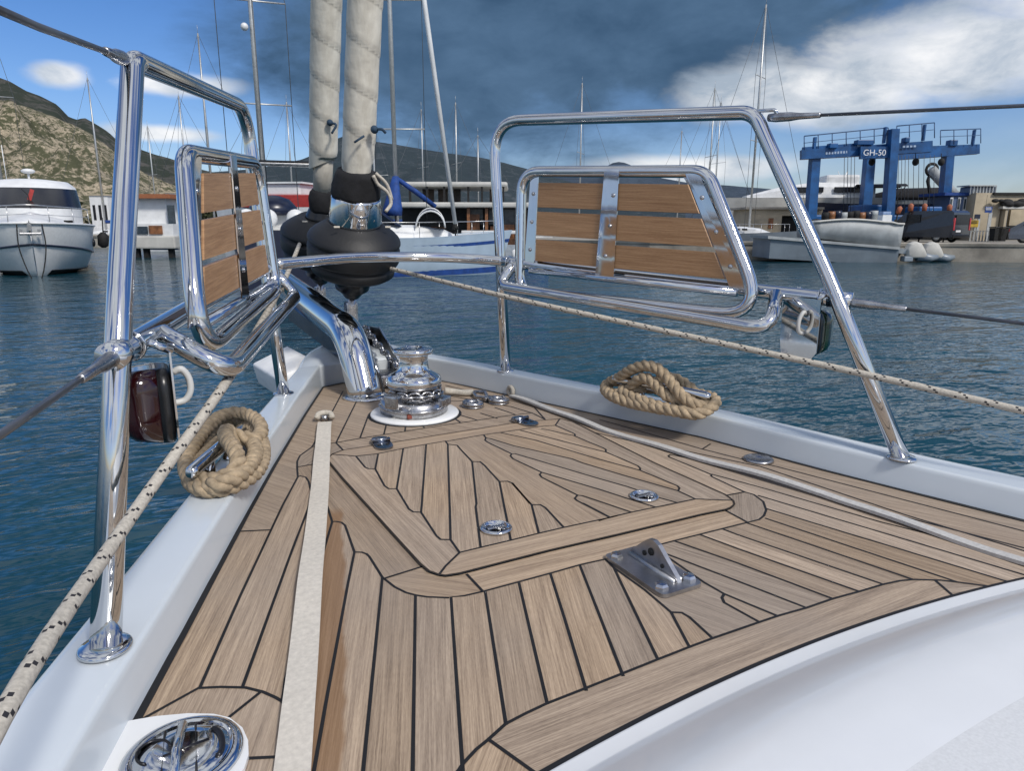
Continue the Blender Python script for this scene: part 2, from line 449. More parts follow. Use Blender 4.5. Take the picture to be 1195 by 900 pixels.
def ribbon(mb, pl, w, z, mi):
    pl = [p for i, p in enumerate(pl) if i == 0 or (p-pl[i-1]).length > 1e-5]
    L = []
    for i, p in enumerate(pl):
        a = pl[max(0, i-1)]; b = pl[min(len(pl)-1, i+1)]; d1 = (p-a).normalized() if i else (b-p).normalized(); d2 = (b-p).normalized() if i < len(pl)-1 else d1
        n1 = V3((-d1.y, d1.x, 0)); n2 = V3((-d2.y, d2.x, 0)); n = (n1+n2)
        n = n.normalized() if n.length > .2 else n1
        n = n/max(.6, n.dot(n1)); L += [p+n*w/2+V3((0, 0, z)), p-n*w/2+V3((0, 0, z))]
    mb.add(L, [(2*i+1, 2*i+3, 2*i+2, 2*i) for i in range(len(pl)-1)], mi)
def finish_planks(mb, tone, gd, n_seam, name, parent):
    o = mb.build(name, [teak, caulk, gapm], parent); me = o.data
    tone = tone+[0]*(len(me.polygons)-len(tone)); gd = gd+[0, 1, 0]*(len(me.polygons)-len(gd)//3)
    a = me.attributes.new('tone', 'FLOAT', 'FACE'); a.data.foreach_set('value', tone)
    a = me.attributes.new('gdir', 'FLOAT_VECTOR', 'FACE'); a.data.foreach_set('vector', gd)
    return o
SW = .0049
lines = [deckline(s) for s in SEAMS]
OFFP = [parse(s) for s in SEAMS]; off_ = lambda p: 1.2 if (p[1] >= 893 or p[0] >= 1190) else .007
ENDS = {id(pl): (off_(p[0]), off_(p[-1])) for pl, p in zip(lines, OFFP)}
foot_line = [V3((-.70, -3.3, 0)), V3((-.70, .30, 0)), V3((-.66, .48, 0))]+[V3((u, .6165-.15*u*u, 0)) for u in [-.60+1.2*k/24 for k in range(25)]]+[V3((.66, .48, 0)), V3((.70, .30, 0)), V3((.70, -3.3, 0))]
mb, tone, gd = planking('teak_deck', lines+[foot_line], outline, hatch_pts, yacht, 0.0, ENDS)
for k, pl in enumerate(lines): ribbon(mb, extend(pl, tuple(x if x > 1 else .002 for x in ENDS[id(pl)])), SW, .0005+.00001*k, 1)
# black margin of caulking at the foot of the bulwark
ribbon(mb, [footp(v) for v in (-3, -2, -1, 0, .5, .905, 1.118, 1.535, 1.831, 2.3, 2.685)]+[V3((-.10, BOWV, 0)), V3((.10, BOWV, 0))]+[foots(v) for v in (2.70, 2.53, 2.3, 1.979, 1.49, 1.13, .712, .4, 0, -1, -2, -3)], .013, .0018, 1)
coach_edge = deckline("G 780,1010 860,940 940,876 1060,785 1195,715 H 700,885 1195,690 I 120,890 815,662 P 1140,701 1200,712")
ribbon(mb, [V3((u, .6165-.15*u*u, 0)) for u in [-.60+1.2*k/40 for k in range(41)]], .011, .0020, 1)
finish_planks(mb, tone, gd, 0, 'teak_deck', yacht)
# hatch lid
hl = [deckline(s) for s in HSEAMS]
mb, tone, gd = planking('deck_hatch', hl, hatch_pts, None, yacht, .0030)
for k, pl in enumerate(hl): ribbon(mb, pl, SW, .0036+.00001*k, 1)
ribbon(mb, hatch_pts+[hatch_pts[0]], .0045, .0042, 2)
hatch = finish_planks(mb, tone, gd, 0, 'deck_hatch', yacht)
tag(hatch, 'flush teak hatch lid let into the foredeck')

# hinges and latches of the hatch
AXd = V3((0, 1, 0))
def hinge(c, ang):
    c = V3(c); d = V3((sin(ang), -cos(ang), 0)); n = V3((-d.y, d.x, 0)); m = MB()
    def plate(a0, a1, w, z0, z1, mi=0):
        pts = []
        for k in range(9): t = pi*k/8; pts.append(c+d*(a1-w/2+sin(t)*w/2)+n*(cos(t)*w/2))
        for k in range(5): t = pi*k/4; pts.append(c+d*(a0+w*.2-sin(t)*w*.2)-n*(cos(t)*w/2))
        m.prism([p+V3((0, 0, z0)) for p in pts], (0, 0, z1-z0), mi)
    plate(-.034, .070, .052, .0042, .0095); plate(-.034, .006, .044, .0095, .014)
    m.tube([c+n*.026+V3((0, 0, .014)), c-n*.026+V3((0, 0, .014))], .006, 10)
    for s in (-1, 1): m.lathe([(.006, .0095), (.006, .0105), (0, .011)], c+d*.035+n*s*.012, n=10, mi=1)
    o = m.build('hinge', [mat('tarnished_steel', (.36, .38, .42), .16, 1, var=.2, scale=40, rvar=.08), darkhole], hatch); return o
hinge(onZ(parse('A 745,470')[0]), -.12); hinge(onZ(parse('B 650,318')[0]), .16)
def latch(c):
    m = MB(); c = V3(c)
    m.lathe([(.034, .0042), (.0335, .008), (.029, .0105), (.026, .009), (.0255, .006), (.0001, .0055)], c, n=32)
    m.add([], [])
    m.box(c+V3((0, .002, .0075)), (.040, .009, .004), 1, bev=.0015); m.ball(c+V3((.012, -.010, .0065)), .006, (1, 1, .4), mi=1); m.ball(c+V3((-.010, .013, .0065)), .004, (1, 1, .4), mi=2)
    m.build('latch', [chrome, steel, darkhole], hatch)
latch(onZ(parse('E 353,355')[0])); latch(onZ(parse('C 428,728')[0]))

# bulwark (one moulding, port + bow + starboard) with the topsides below
def bz(v): return interp([(-3, .05), (.7, .06), (2.3, .082), (2.7, .088)], v)
def section(side, v):
    f = footp(v) if side < 0 else foots(v)
    a = interp([(-3, .012), (.7, .022), (1.5, .012), (2.7, .006)], v); w = interp([(-3, .12), (.7, .112), (1.5, .10), (2.3, .085), (2.7, .085)], v); h = bz(v)
    s = side; x = f.x; prof = [(0, -.02), (a*.88, h-.012), (a*.97, h-.005), (a+.003, h-.0008), (a+.009, h), (a+w-.016, h-.001), (a+w-.006, h-.002), (a+w-.001, h-.008), (a+w, h-.03),
            (a+w-.015, h-.20), (a+w-.10, -.75), (a+w-.24, -1.35), (a+w-.36, -1.75)]
    k = interp([(0, 1), (2.7, 1.0)], v)
    return [V3((x+s*p[0], v, p[1])) for p in prof]
m = MB(); vv = [-3, -2, -1, -.5, 0, .3, .6, .9, 1.1, 1.3, 1.5, 1.65, 1.83, 2.0, 2.15, 2.3, 2.45, 2.58, 2.685]
for s in (-1, 1):
    rings = [section(s, v) for v in vv]
    if s < 0: rings = [r[::-1] for r in rings]
    m.loft(rings, closed=False, caps=False)
# bow: bridge the two sides around the stem
def bow_ring(t):   # t 0..1 from port end to starboard end, profile points swept around the stem head
    P = section(-1, 2.685); S = section(1, 2.685); out = []
    for i, (p, s) in enumerate(zip(P, S)):
        inner = i <= 4; bulge = .045 if i <= 2 else (.075 if i == 3 else (.12 if i == 4 else .30+.02*min(i, 8)-(.10 if i > 9 else 0)*(i-9)))
        q = p.lerp(s, t); e = 1-abs(2*t-1)**(6 if inner else 2.2)
        q.y += bulge*e; q.z += (.018 if 4 <= i <= 7 else 0)*e; out.append(q)
    return out
m.loft([bow_ring(k/16)[::-1] for k in range(17)], closed=False, caps=False)
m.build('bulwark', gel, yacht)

# coachroof: rounded moulding rising from the deck aft of the foredeck
def roof_outline(d):
    "plan curve at inward distance d: from port aft round the front to starboard aft"
    out = []; R = .11+d*.25; w0 = .70-d*.6; vf = lambda u: .613-d-.15*u*u*(1 if abs(u) < .6 else 1)
    xc = w0-R; vc = vf(xc)
    for k in range(14): out.append(V3((-w0, -3+k*(vc-R+3)/14, 0)))
    for k in range(11): t = pi/2*k/10; out.append(V3((-xc-R*cos(t), vc-R+R*sin(t), 0)))
    for k in range(1, 36): u = -xc+2*xc*k/36; out.append(V3((u, vf(u), 0)))
    return out+[V3((-p.x, p.y, 0)) for p in out[:25][::-1]]
prof = [(.0, -.02), (0.0, .004), (.002, .006), (.005, .0068), (.026, .0075), (.030, .0090), (.034, .012), (.06, .031), (.10, .058), (.130, .075), (.155, .0855), (.18, .092), (.22, .097), (.28, .102), (.36, .108), (.50, .117)]
rings = []
for d, h in prof:
    ring = roof_outline(d)
    for p in ring: p.z = h + max(0, .30-p.y)*.03*max(0, min(1, (h-.06)/.03))
    rings.append(ring)
m = MB(); m.loft([r[::-1] for r in rings[:14]], closed=False, caps=False, mi=0); m.loft([r[::-1] for r in rings[13:]], closed=False, caps=False, mi=1)
R_ = rings[-1]; n_ = len(R_); m.add(R_, [(i, i+1, n_-2-i, n_-1-i) for i in range(n_//2-1)], 1, True)
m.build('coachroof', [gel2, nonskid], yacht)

# white pad + pop-up fitting bottom left
pad = deckline("F 30,742 130,725 240,715 330,717 385,730 430,765 450,810 452,860 438,905 380,1000 250,1090 P 120,960 100,930 125,880")
m = MB(); m.prism([p+V3((0, 0, .001)) for p in pad], (0, 0, .006)); m.build('fitting_pad', gel2, yacht)

# deck light by the starboard bulwark
m = MB(); c = onZ((885, 537.5)); m.lathe([(.040, 0), (.039, .006), (.033, .009), (.0315, .006)], c, n=28); m.lathe([(.0315, .0055), (.0001, .0058)], c, n=28, mi=1)
tag(m.build('deck_light', [steel, blackpl], yacht, None), 'small round dark deck light in a steel ring')

# ================================================================== FITTINGS ON DECK
# pop-up mooring fitting
c = onZ((214, 889)); m = MB()
t_ = empty('popup_cleat', c, 'round polished pop-up mooring fitting on a white pad at the bottom left', 'cleat', world=True)
m.lathe([(.068, .007), (.067, .0105), (.062, .0135), (.055, .0145), (.053, .0125), (.0515, .0125), (.050, .0145), (.030, .0165), (.0001, .017)], c, n=48); m.build('ring', chrome, t_)
m = MB(); m.tube([c+V3((-.012, -.048, .0155)), c+V3((-.006, .0, .0175)), c+V3((.004, .048, .0155))], .0055, 12); m.build('horn', chrome, t_)
m = MB(); m.tube([c+V3((-.030+.018*cos(a), .012+.020*sin(a), .0162)) for a in [k*.35 for k in range(13)]], .0018, 6); m.tube([c+V3((-.024, -.040, .0152)), c+V3((-.016, .044, .0152))], .0016, 6); m.tube([c+V3((.012, -.046, .0152)), c+V3((.018, .040, .0152))], .0016, 6); m.tube([c+V3((.034+.010*cos(a), -.004+.026*sin(a), .0155)) for a in [-1.4+k*.28 for k in range(11)]], .0035, 6); m.tube([c+V3((-.02, -.002, .0165)), c+V3((.03, .004, .0165))], .0017, 6); m.build('engraving', mat('dark_engraving', (.03, .03, .035), .3, .6), t_)

# pad eye on the centreline
pc = [onZ((660+x*270/1195, 600+y*270/1195)) for x, y in [(210, 232), (350, 190), (722, 365), (520, 438)]]
c = sum(pc, V3())/4; t_ = empty('pad_eye', c, 'steel pad eye with upright fin bolted to the teak behind the hatch', 'pad eye', world=True)
def rect(cx, w, l, z): return [V3((cx.x+p.x, cx.y+p.y, z)) for p in fillet([(-w/2, -l/2, 0), (w/2, -l/2, 0), (w/2, l/2, 0), (-w/2, l/2, 0)], .014, 4, True)]
padm = mat('pad_steel', (.50, .50, .51), .36, 1, var=.15, scale=30, rvar=.08, bump=.1, bscale=200)
m = MB(); m.prism(rect(c, .092, .172, .001), (0, 0, .007)); m.build('base_plate', padm, t_)
m = MB(); fin = [(.07, .008), (-.066, .008), (-.062, .016), (-.010, .056), (.004, .060), (.018, .057), (.03, .048), (.066, .016)]
m.prism([V3((c.x+.004, c.y+a, z)) for a, z in fin], (.009, 0, 0)); m.tube([V3((c.x+.0005, c.y-.062, .0085)), V3((c.x+.0005, c.y+.064, .0085))], .006, 8); m.tube([V3((c.x+.0165, c.y-.062, .0085)), V3((c.x+.0165, c.y+.064, .0085))], .006, 8)
for a, z, r in ((.008, .036, .009), (.026, .026, .006), (-.024, .022, .005)): m.lathe([(r, -.001), (r*.85, -.001), (r*.8, .002)], (c.x+.004, c.y+a, z), (-1, 0, 0), n=14, mi=1)
m.build('fin', [padm, darkhole], t_)
for x, y in ((-.031, .064), (.031, .064), (.031, -.064), (-.031, -.064)):
    m = MB(); m.lathe([(.0128, .008), (.0128, .013), (.010, .017), (.0001, .018)], (c.x+x, c.y+y, 0), n=6, smooth=False); m.build('bolt', bolt_m, t_)

# deck filler rings beside the windlass
for k, (p, lab) in enumerate([((552, 475), 'open steel filler ring on the teak nearest to the windlass'), ((582, 470.5), 'open steel filler ring further from the windlass near the jackline end')]):
    c = onZ(p); m = MB(); m.torus(c+V3((0, 0, .012)), .029, .0095, (0.1, 0, 1), 28, 10); m.lathe([(.038, .001), (.036, .006), (.03, .008)], c, n=28); m.lathe([(.024, .003), (.0001, .003)], c, n=20, mi=1)
    for s in (0, 1, 2, 3): m.box(c+V3((cos(s*pi/2+.5)*.030, sin(s*pi/2+.5)*.030, .0205)), (.012, .008, .004), bev=.001)
    tag(m.build('deck_filler', [steel, darkhole], None, c), lab, 'deck filler', 'steel filler rings by the windlass')

# rope tail and snap shackle lying by the windlass
c = onZ((518, 456)); m = MB(); m.tube(spline([onZ((519, 456), .02), onZ((530, 457.5), .014), onZ((542, 458.5), .013), onZ((552, 458), .013)], 6), .012, 10)
tag(m.build('rope_tail', whiterope, None, c), 'short pale rope tail lying on the teak right of the windlass', 'rope')
c = onZ((563, 463)); m = MB(); m.tube(fillet([onZ((551, 457), .014), onZ((566, 457.5), .022), onZ((569, 464.5), .012), onZ((556, 463), .012)], .01, 5, True), .0065, 8, closed=True); m.box(onZ((572, 465), .012), (.05, .02, .016), bev=.004)
tag(m.build('snap_shackle', [steel], None, c), 'steel snap shackle lying between the rope tail and the filler rings', 'shackle')

# jacklines
def strap(name, px, w, th, label, mats, zoff=.006, loop=None, curve=.0):
    c = onZ(px[0]); t = empty(name, c, label, 'jackline', 'webbing jacklines along the side decks', world=True)
    pts = resample([onZ(p, zoff) for p in px], .03); m = MB(); L = []
    for i, p in enumerate(pts):
        a = pts[max(0, i-1)]; b = pts[min(len(pts)-1, i+1)]; d = (b-a).normalized(); n = V3((-d.y, d.x, 0)); zz = V3((0, 0, .003*sin(i*.23)+.002*sin(i*.61)))
        L.append([p+n*w/2+zz, p+n*w*.5+zz+V3((0, 0, th)), p-n*w*.5+zz+V3((0, 0, th)), p-n*w/2+zz])
    m.loft(L, smooth=False); m.build('webbing', mats, t)
    return t, c, (pts[1]-pts[0]).normalized()
t_, c, d = strap('jackline', [(379, 493), (371.5, 590), (362, 680), (352, 790), (340, 905), (328, 1010)], .042, .0022, 'flat cream webbing strap running down the port side deck', webbing, zoff=.008)
m = MB(); n = V3((-d.y, d.x, 0)); m.tube(spline([c+n*.024-d*.002+V3((0, 0, .014)), c+n*.018-d*.022+V3((0, 0, .022)), c-d*.028+V3((0, 0, .024)), c-n*.018-d*.022+V3((0, 0, .022)), c-n*.024-d*.002+V3((0, 0, .014))], 5), .0095, 8); m.build('end_loop', whiterope, t_)
m = MB(); m.lathe([(.011, 0), (.011, .02), (.0001, .021)], c-d*.012, n=12); m.build('anchor_bolt', steel, t_)
t_, c, d = strap('jackline', [(597, 463), (700, 500), (820, 537), (960, 578), (1195, 656), (1300, 690)], .024, .007, 'narrow grey webbing strap running down the starboard side deck', webedge, zoff=.005)
m = MB(); n = V3((-d.y, d.x, 0)); m.torus(c-d*.006+V3((0, 0, .02)), .016, .0075, n, 16, 8); m.build('end_loop', whiterope, t_)

# windlass
W = V3((-.012, 2.145, 0)); t_ = empty('anchor_windlass', W, 'polished vertical anchor windlass with rope drum on a white deck disc', 'windlass', world=True)
m = MB(); m.lathe([(.147, 0), (.147, .006), (.143, .010), (.10, .012), (.0001, .012)], W, n=48); m.build('deck_disc', gel2, t_)
m = MB(); m.lathe([(.1485, .0005), (.1525, .0022), (.156, .0005)], W, n=48); m.build('disc_seal', caulk, t_)
def rb(th, h): return 1+.035*sin(3*th+.4)
m = MB(); m.lathe([(.112, .011), (.113, .03), (.109, .052), (.100, .058), (.090, .060), (.0001, .06)], W, n=40, rfn=rb); m.lathe([(.116, .03), (.1175, .034), (.116, .038)], W, n=40, rfn=rb)
m.build('base', steel, t_)
m = MB(); m.lathe([(.086, .060), (.078, .068), (.066, .075), (.066, .083), (.080, .092), (.088, .098), (.088, .103)], W, n=24, rfn=lambda th, h: 1+.05*sin(10*th)); m.build('gypsy', steel, t_)
m = MB(); a0 = 3.4
for k in range(11):
    th = a0+k*.24; p = W+V3((cos(th)*.086, sin(th)*.086, .079)); tgt = V3((-sin(th), cos(th), 0)); m.torus(p, .0125, .0045, V3((0, 0, 1)) if k % 2 else V3((cos(th), sin(th), 0)), 14, 7, sx=1.6, dx=tgt)
m.build('chain', steel, t_)
m = MB(); m.box(W+V3((-.08, -.055, .068)), (.07, .05, .045), bev=.008, M=Matrix.Rotation(.6, 3, 'Z')); m.build('chain_guide', steel, t_); m = MB(); m.box(W+V3((.075, -.075, .052)), (.06, .025, .03), bev=.006, M=Matrix.Rotation(.7, 3, 'Z')); m.build('chain_stripper', steel, t_)
m = MB(); m.box(W+V3((-.048, -.098, .022)), (.030, .012, .014), bev=.003); m.build('warning_tag', mat('faded_red', (.22, .05, .03), .6), t_)
m = MB(); m.lathe([(.088, .103), (.091, .108), (.091, .122), (.086, .132), (.068, .142), (.056, .150), (.050, .158), (.0475, .180), (.0485, .200), (.055, .206)], W, n=48, rfn=lambda th, h: 1+(.012*sin(24*th+h*260) if .152 < h < .2 else 0)); m.build('drum', chrome, t_)
m = MB(); m.lathe([(.055, .206), (.064, .208), (.066, .213), (.066, .219), (.062, .224), (.030, .2265), (.028, .224), (.0001, .224)], W, n=48); m.build('cap', chrome, t_)

# anchor roller and chain forward of the windlass
t_ = empty('anchor_roller', (.0, 2.75, .05), 'black anchor roller cheeks with chain between windlass and bow', 'anchor roller', world=True)
for u, zt in ((-.005, .215), (.10, .19)):
    m = MB(); m.prism([V3((u, 2.50, .002)), V3((u, 2.56, .06)), V3((u, 2.86, zt)), V3((u, 3.02, zt-.01)), V3((u, 3.05, .10)), V3((u, 2.74, .002))], (.008, 0, 0)); m.tube([V3((u+.004, 2.56, .062)), V3((u+.004, 2.86, zt+.002))], .005, 8, mi=1)
    m.build('cheek_plate', [blackpl, chrome], t_)
m = MB(); m.lathe([(.04, 0), (.028, .02), (.028, .07), (.04, .09)], (.006, 2.97, .14), (1, 0, 0), n=20); m.build('roller', blackpl, t_)
m = MB(); a = V3((.045, 2.29, .085)); b = V3((.055, 2.90, .19))
for k in range(15):
    p = a.lerp(b, k/14); p.z -= .02*sin(pi*k/14); m.torus(p, .0135, .0055, V3((1, 0, .2)) if k % 2 else V3((0, -.2, 1)), 14, 7, sx=1.6, dx=b-a)
m.build('chain', steel, t_)
m = MB(); m.box((.05, 2.60, .03), (.10, .12, .05), bev=.01); m.build('chain_stopper', steel, t_)

# thick bowsprit tube
def spq(p, q): return snap(p, q)
bp = [V3((-.086, 2.455, -.01)), spq((416, 415), (-.10, 2.515, .15)), spq((398, 371), (-.115, 2.66, .272)), spq((370, 348), (-.12, 3.0, .315)), spq((338, 331), (-.12, 3.52, .335)), V3((-.12, 4.1, .36))]
t_ = empty('bow_tube', (-.086, 2.455, 0), 'thick mirror polished steel tube bent forward from the deck beside the windlass', 'steel tube', world=True)
m = MB(); path = fillet([bp[0], bp[1]+V3((0, .06, .07)), bp[5]], .30, 16); path = resample(path, .03); m.tube(path, .062, 32); m.build('tube', chrome, t_)
m = MB(); m.lathe([(.085, .0), (.085, .006), (.068, .010)], (-.086, 2.455, 0), n=32); m.build('foot_plate', chrome, t_)
m = MB(); q0 = V3((-.20, 2.86, .03)); b0, b1 = snap((396, 410), (-.13, 2.72, .10)), snap((336, 364), (-.22, 3.25, .22)); m.prism([b0+V3((0, 0, .03)), b0-V3((0, 0, .03)), b1-V3((0, 0, .035)), b1+V3((0, 0, .035))], (.025, .01, 0)); m.build('brace', mat('dark_steel', (.10, .10, .11), .12, 1, var=.2, rvar=.06), t_)
# white wedge outside the port bow
c = V3((-.45, 2.65, .0)); bm = bmesh.new()
tp = [onZ((294, 424), .040), onZ((336, 403), .075), onZ((357, 414), .085), onZ((345, 432), .060), onZ((322, 441), .045)]
bt = [p+V3((.02, .0, -.095)) for p in tp]
tv = [bm.verts.new(p-c) for p in tp]; bv = [bm.verts.new(p-c) for p in bt]
bm.faces.new(tv); bm.faces.new(bv[::-1])
for k in range(5): bm.faces.new((tv[k], bv[k], bv[(k+1) % 5], tv[(k+1) % 5]))
bmesh.ops.recalc_face_normals(bm, faces=bm.faces[:]); bmesh.ops.bevel(bm, geom=bm.edges[:], offset=.014, segments=3, affect='EDGES', profile=.6)
for f in bm.faces: f.smooth = True
me = bpy.data.meshes.new('bow_cushion'); bm.to_mesh(me); bm.free(); me.materials.append(mat('white_vinyl', (.82, .82, .81), .5, var=.04, bump=.5, bscale=12))
o = bpy.data.objects.new('bow_cushion', me); COL.objects.link(o); o.location = c
tag(o, 'white padded wedge hanging outside the port bow behind the front post', 'bow fender')

# cleats with coiled mooring rope
def cleat_and_rope(side, pa, pb, z, lab_c, lab_r, seed, ax, spread, rz0):
    a, b = pa, pb; d = (b-a).normalized(); c = (a+b)/2; n = V3((-d.y, d.x, 0)); top = rz0
    t = empty('mooring_cleat', V3((c.x, c.y, top)), lab_c, 'cleat', 'steel cleats on the bulwarks', world=True)
    m = MB(); L = (b-a).length
    m.tube([a, a+d*.012, c, b-d*.012, b], [.010, .0145, .0155, .0145, .010], 16); m.build('horn', chrome, t)
    for s in (-1, 1):
        m = MB(); m.lathe([(.022, 0), (.018, .008), (.013, .02), (.013, z-top)], (c.x+d.x*s*L*.2, c.y+d.y*s*L*.2, top), n=18); m.build('leg', chrome, t)
    pts = spread
    pts = resample(spline(pts, 5), .007); R = .0170; m = MB(); tw = 0
    # three twisted strands
    frames = []; nx = V3((0, 0, 1))
    acc = 0
    strands = [[], [], []]
    for i, p in enumerate(pts):
        q = pts[min(i+1, len(pts)-1)]; pr = pts[max(0, i-1)]; tg = (q-pr).normalized(); nx = (nx-tg*nx.dot(tg)).normalized(); ny = tg.cross(nx); acc += (p-pr).length
        for k in range(3):
            th = acc/.075*2*pi+k*2*pi/3; strands[k].append(p+(nx*cos(th)+ny*sin(th))*R*.50)
    for s in strands: m.tube(s, R*.60, 8)
    o = m.build('mooring_rope', tanrope, None, V3((c.x, c.y, top)))
    tag(o, lab_r, 'rope', 'mooring ropes wound on the cleats')
    return c
ca, cb = onZ((829, 464), .135), onZ((716, 441), .150)
cc = (ca+cb)/2; cd_ = (cb-ca).normalized(); cn = V3((-cd_.y, cd_.x, 0))
if cn.x > 0: cn = -cn            # inboard
def wp(px, py, off):
    "where the sight line meets the upright plane along the cleat, off metres inboard of it"
    o = cc+cn*off; d = ray((px, py)); n = V3((-cd_.y, cd_.x, 0)); p = CAM+d*((o-CAM).dot(n)/d.dot(n)); p.z = max(p.z, .078+.0165); return p
path = [wp(*q) for q in [(820, 468, -.03), (802, 450, -.04), (781, 441, -.035), (757, 449, -.015), (738, 457, .015), (718, 460, .02), (708, 454, -.02), (712, 446, -.03), (722, 441, .0), (736, 432, .018), (752, 427, .022), (768, 431, .027), (781, 444, .034), (794, 460, .045), (810, 472, .04), (827, 474, 0), (834, 466, -.035), (815, 460, -.065), (760, 450, -.07), (718, 445, -.055), (706, 453, -.01),
    (716, 463, .045), (740, 473, .056), (768, 482, .062), (792, 487, .062), (815, 484, .050), (834, 472, .0), (826, 463, -.05), (775, 455, -.05), (735, 452, -.02), (727, 458, .03), (744, 466, .05), (768, 474, .056), (790, 479, .055), (806, 478, .045), (800, 470, .03), (778, 462, .042), (763, 447, .036), (750, 441, .028), (738, 449, .02), (733, 458, .0)]]
cleat_and_rope(1, ca, cb, .14, 'steel horn cleat under the rope on the starboard bulwark', 'tan three-strand rope wound loosely around the starboard cleat', 3, 0, path, .078)
pa, pb = onZ((222, 553), .122), onZ((283, 500), .118)
path = [onZ((x, y), z) for x, y, z in [(240, 566, .092), (222, 558, .095), (217, 538, .10), (228, 517, .108), (243, 498, .118), (260, 485, .125), (281, 482, .125), (299, 490, .12), (305, 503, .115), (296, 513, .115), (279, 510, .125), (265, 503, .14), (264, 511, .143), (275, 528, .138), (277, 545, .122), (262, 557, .105), (240, 561, .098), (223, 553, .09), (221, 545, .088), (228, 525, .087), (250, 501, .089), (280, 493, .091), (301, 507, .093), (307, 527, .093), (301, 548, .09), (282, 563, .088), (256, 571, .088), (233, 570, .088), (221, 558, .087), (232, 540, .087), (262, 512, .09), (285, 510, .10), (297, 521, .112), (296, 536, .112), (284, 551, .11), (264, 563, .106), (246, 567, .098)]]
cleat_and_rope(-1, pa, pb, .12, 'steel horn cleat under the coiled rope on the port bulwark', 'tan three-strand rope coiled in a round bundle on the port cleat', 8, 0, path, .070)

# ================================================================== PULPIT
TR = .0195
pul = empty('bow_pulpit', (0, 2.3, .08), 'polished steel bow pulpit of two tall tube hoops joined by a curved rail', 'pulpit', world=True)
S3 = lambda side, p: V3(p) if side > 0 else mirror(p)
PX = {1: dict(ff=(590, 433), fm=(583, 281), fc=(575, 141), ac=(880, 131), am=(910, 199.5), a2=(968.5, 328), af=(1052, 535), rf=(588, 305), ra=(980, 350)),
      -1: dict(ff=(331, 460), fm=(318, 372), fc=(287, 126), ac=(155, 70), am=(152, 110), a2=(141, 326), af=(123, 757), rf=(319, 309), ra=(138, 412))}
rails = {}
for s in (1, -1):
    q = PX[s]
    ff = onZ(q['ff'], .08); af = onZ(q['af'], .066)
    fc = snap(q['fc'], S3(s, (.43, 2.425, .975))); ac = snap(q['ac'], S3(s, (.758, 1.50, .909)))
    fm = snap(q['fm'], ff.lerp(fc, .5)); am = snap(q['a2'], ac.lerp(af, .42))
    path = fillet([ff, fm, fc, ac, am, af], [0, .8, .115, .075 if s > 0 else .05, 1.0, 0], 10)
    m = MB(); m.tube(path, TR, 24); m.build('hoop', chrome, pul)
    for f, r in ((ff, 1), (af, 1)):
        m = MB(); m.lathe([(.0335, 0), (.033, .0035), (.031, .0055), (.021, .0062)], f, n=32); m.build('base_flange', chrome, pul)
    rf = snap(q['rf'], S3(s, (.406, 2.30, .492))); ra = snap(q['ra'], S3(s, (.83, 1.211, .428)))
    rails[s] = (rf, ra)
    mid = rf.lerp(ra, .5)+V3((.02*s, 0, -.004))
    m = MB(); m.tube(spline([rf, mid, ra], 10), .0195, 18); dq = (mid-rf).normalized(); m.torus(rf+dq*.024, .0205, .0028, dq, 20, 6); m.torus(ra-(ra-mid).normalized()*.05, .0225, .003, ra-mid, 20, 6); m.build('side_rail', chrome, pul)
    d = (ra-rf).normalized(); m = MB(); m.tube([ra-d*.028, ra+d*.03], .0225, 18); m.build('rail_socket', chrome, pul)
fr = [rails[-1][0]]+[onZ(p, .497) for p in [(400, 301.5), (440, 300), (480, 299.8), (520, 300.5), (555, 302.2)]]+[rails[1][0]]
fr[1:-1] = [V3((p.x, min(p.y, 2.62), p.z)) if False else p for p in fr[1:-1]]
# keep the front rail a smooth bow between the two posts
a, b = fr[0], fr[-1]; mids = []
for k, p in enumerate([(400, 301.5), (450, 300), (500, 300), (550, 302)]):
    t = (k+1)/5; q = a.lerp(b, t)+V3((0, .20*sin(pi*t)**.8, .0)); mids.append(snap(p, q))
m = MB(); m.tube(spline([a]+mids+[b], 10), .0180, 20); m.build('front_rail', chrome, pul)

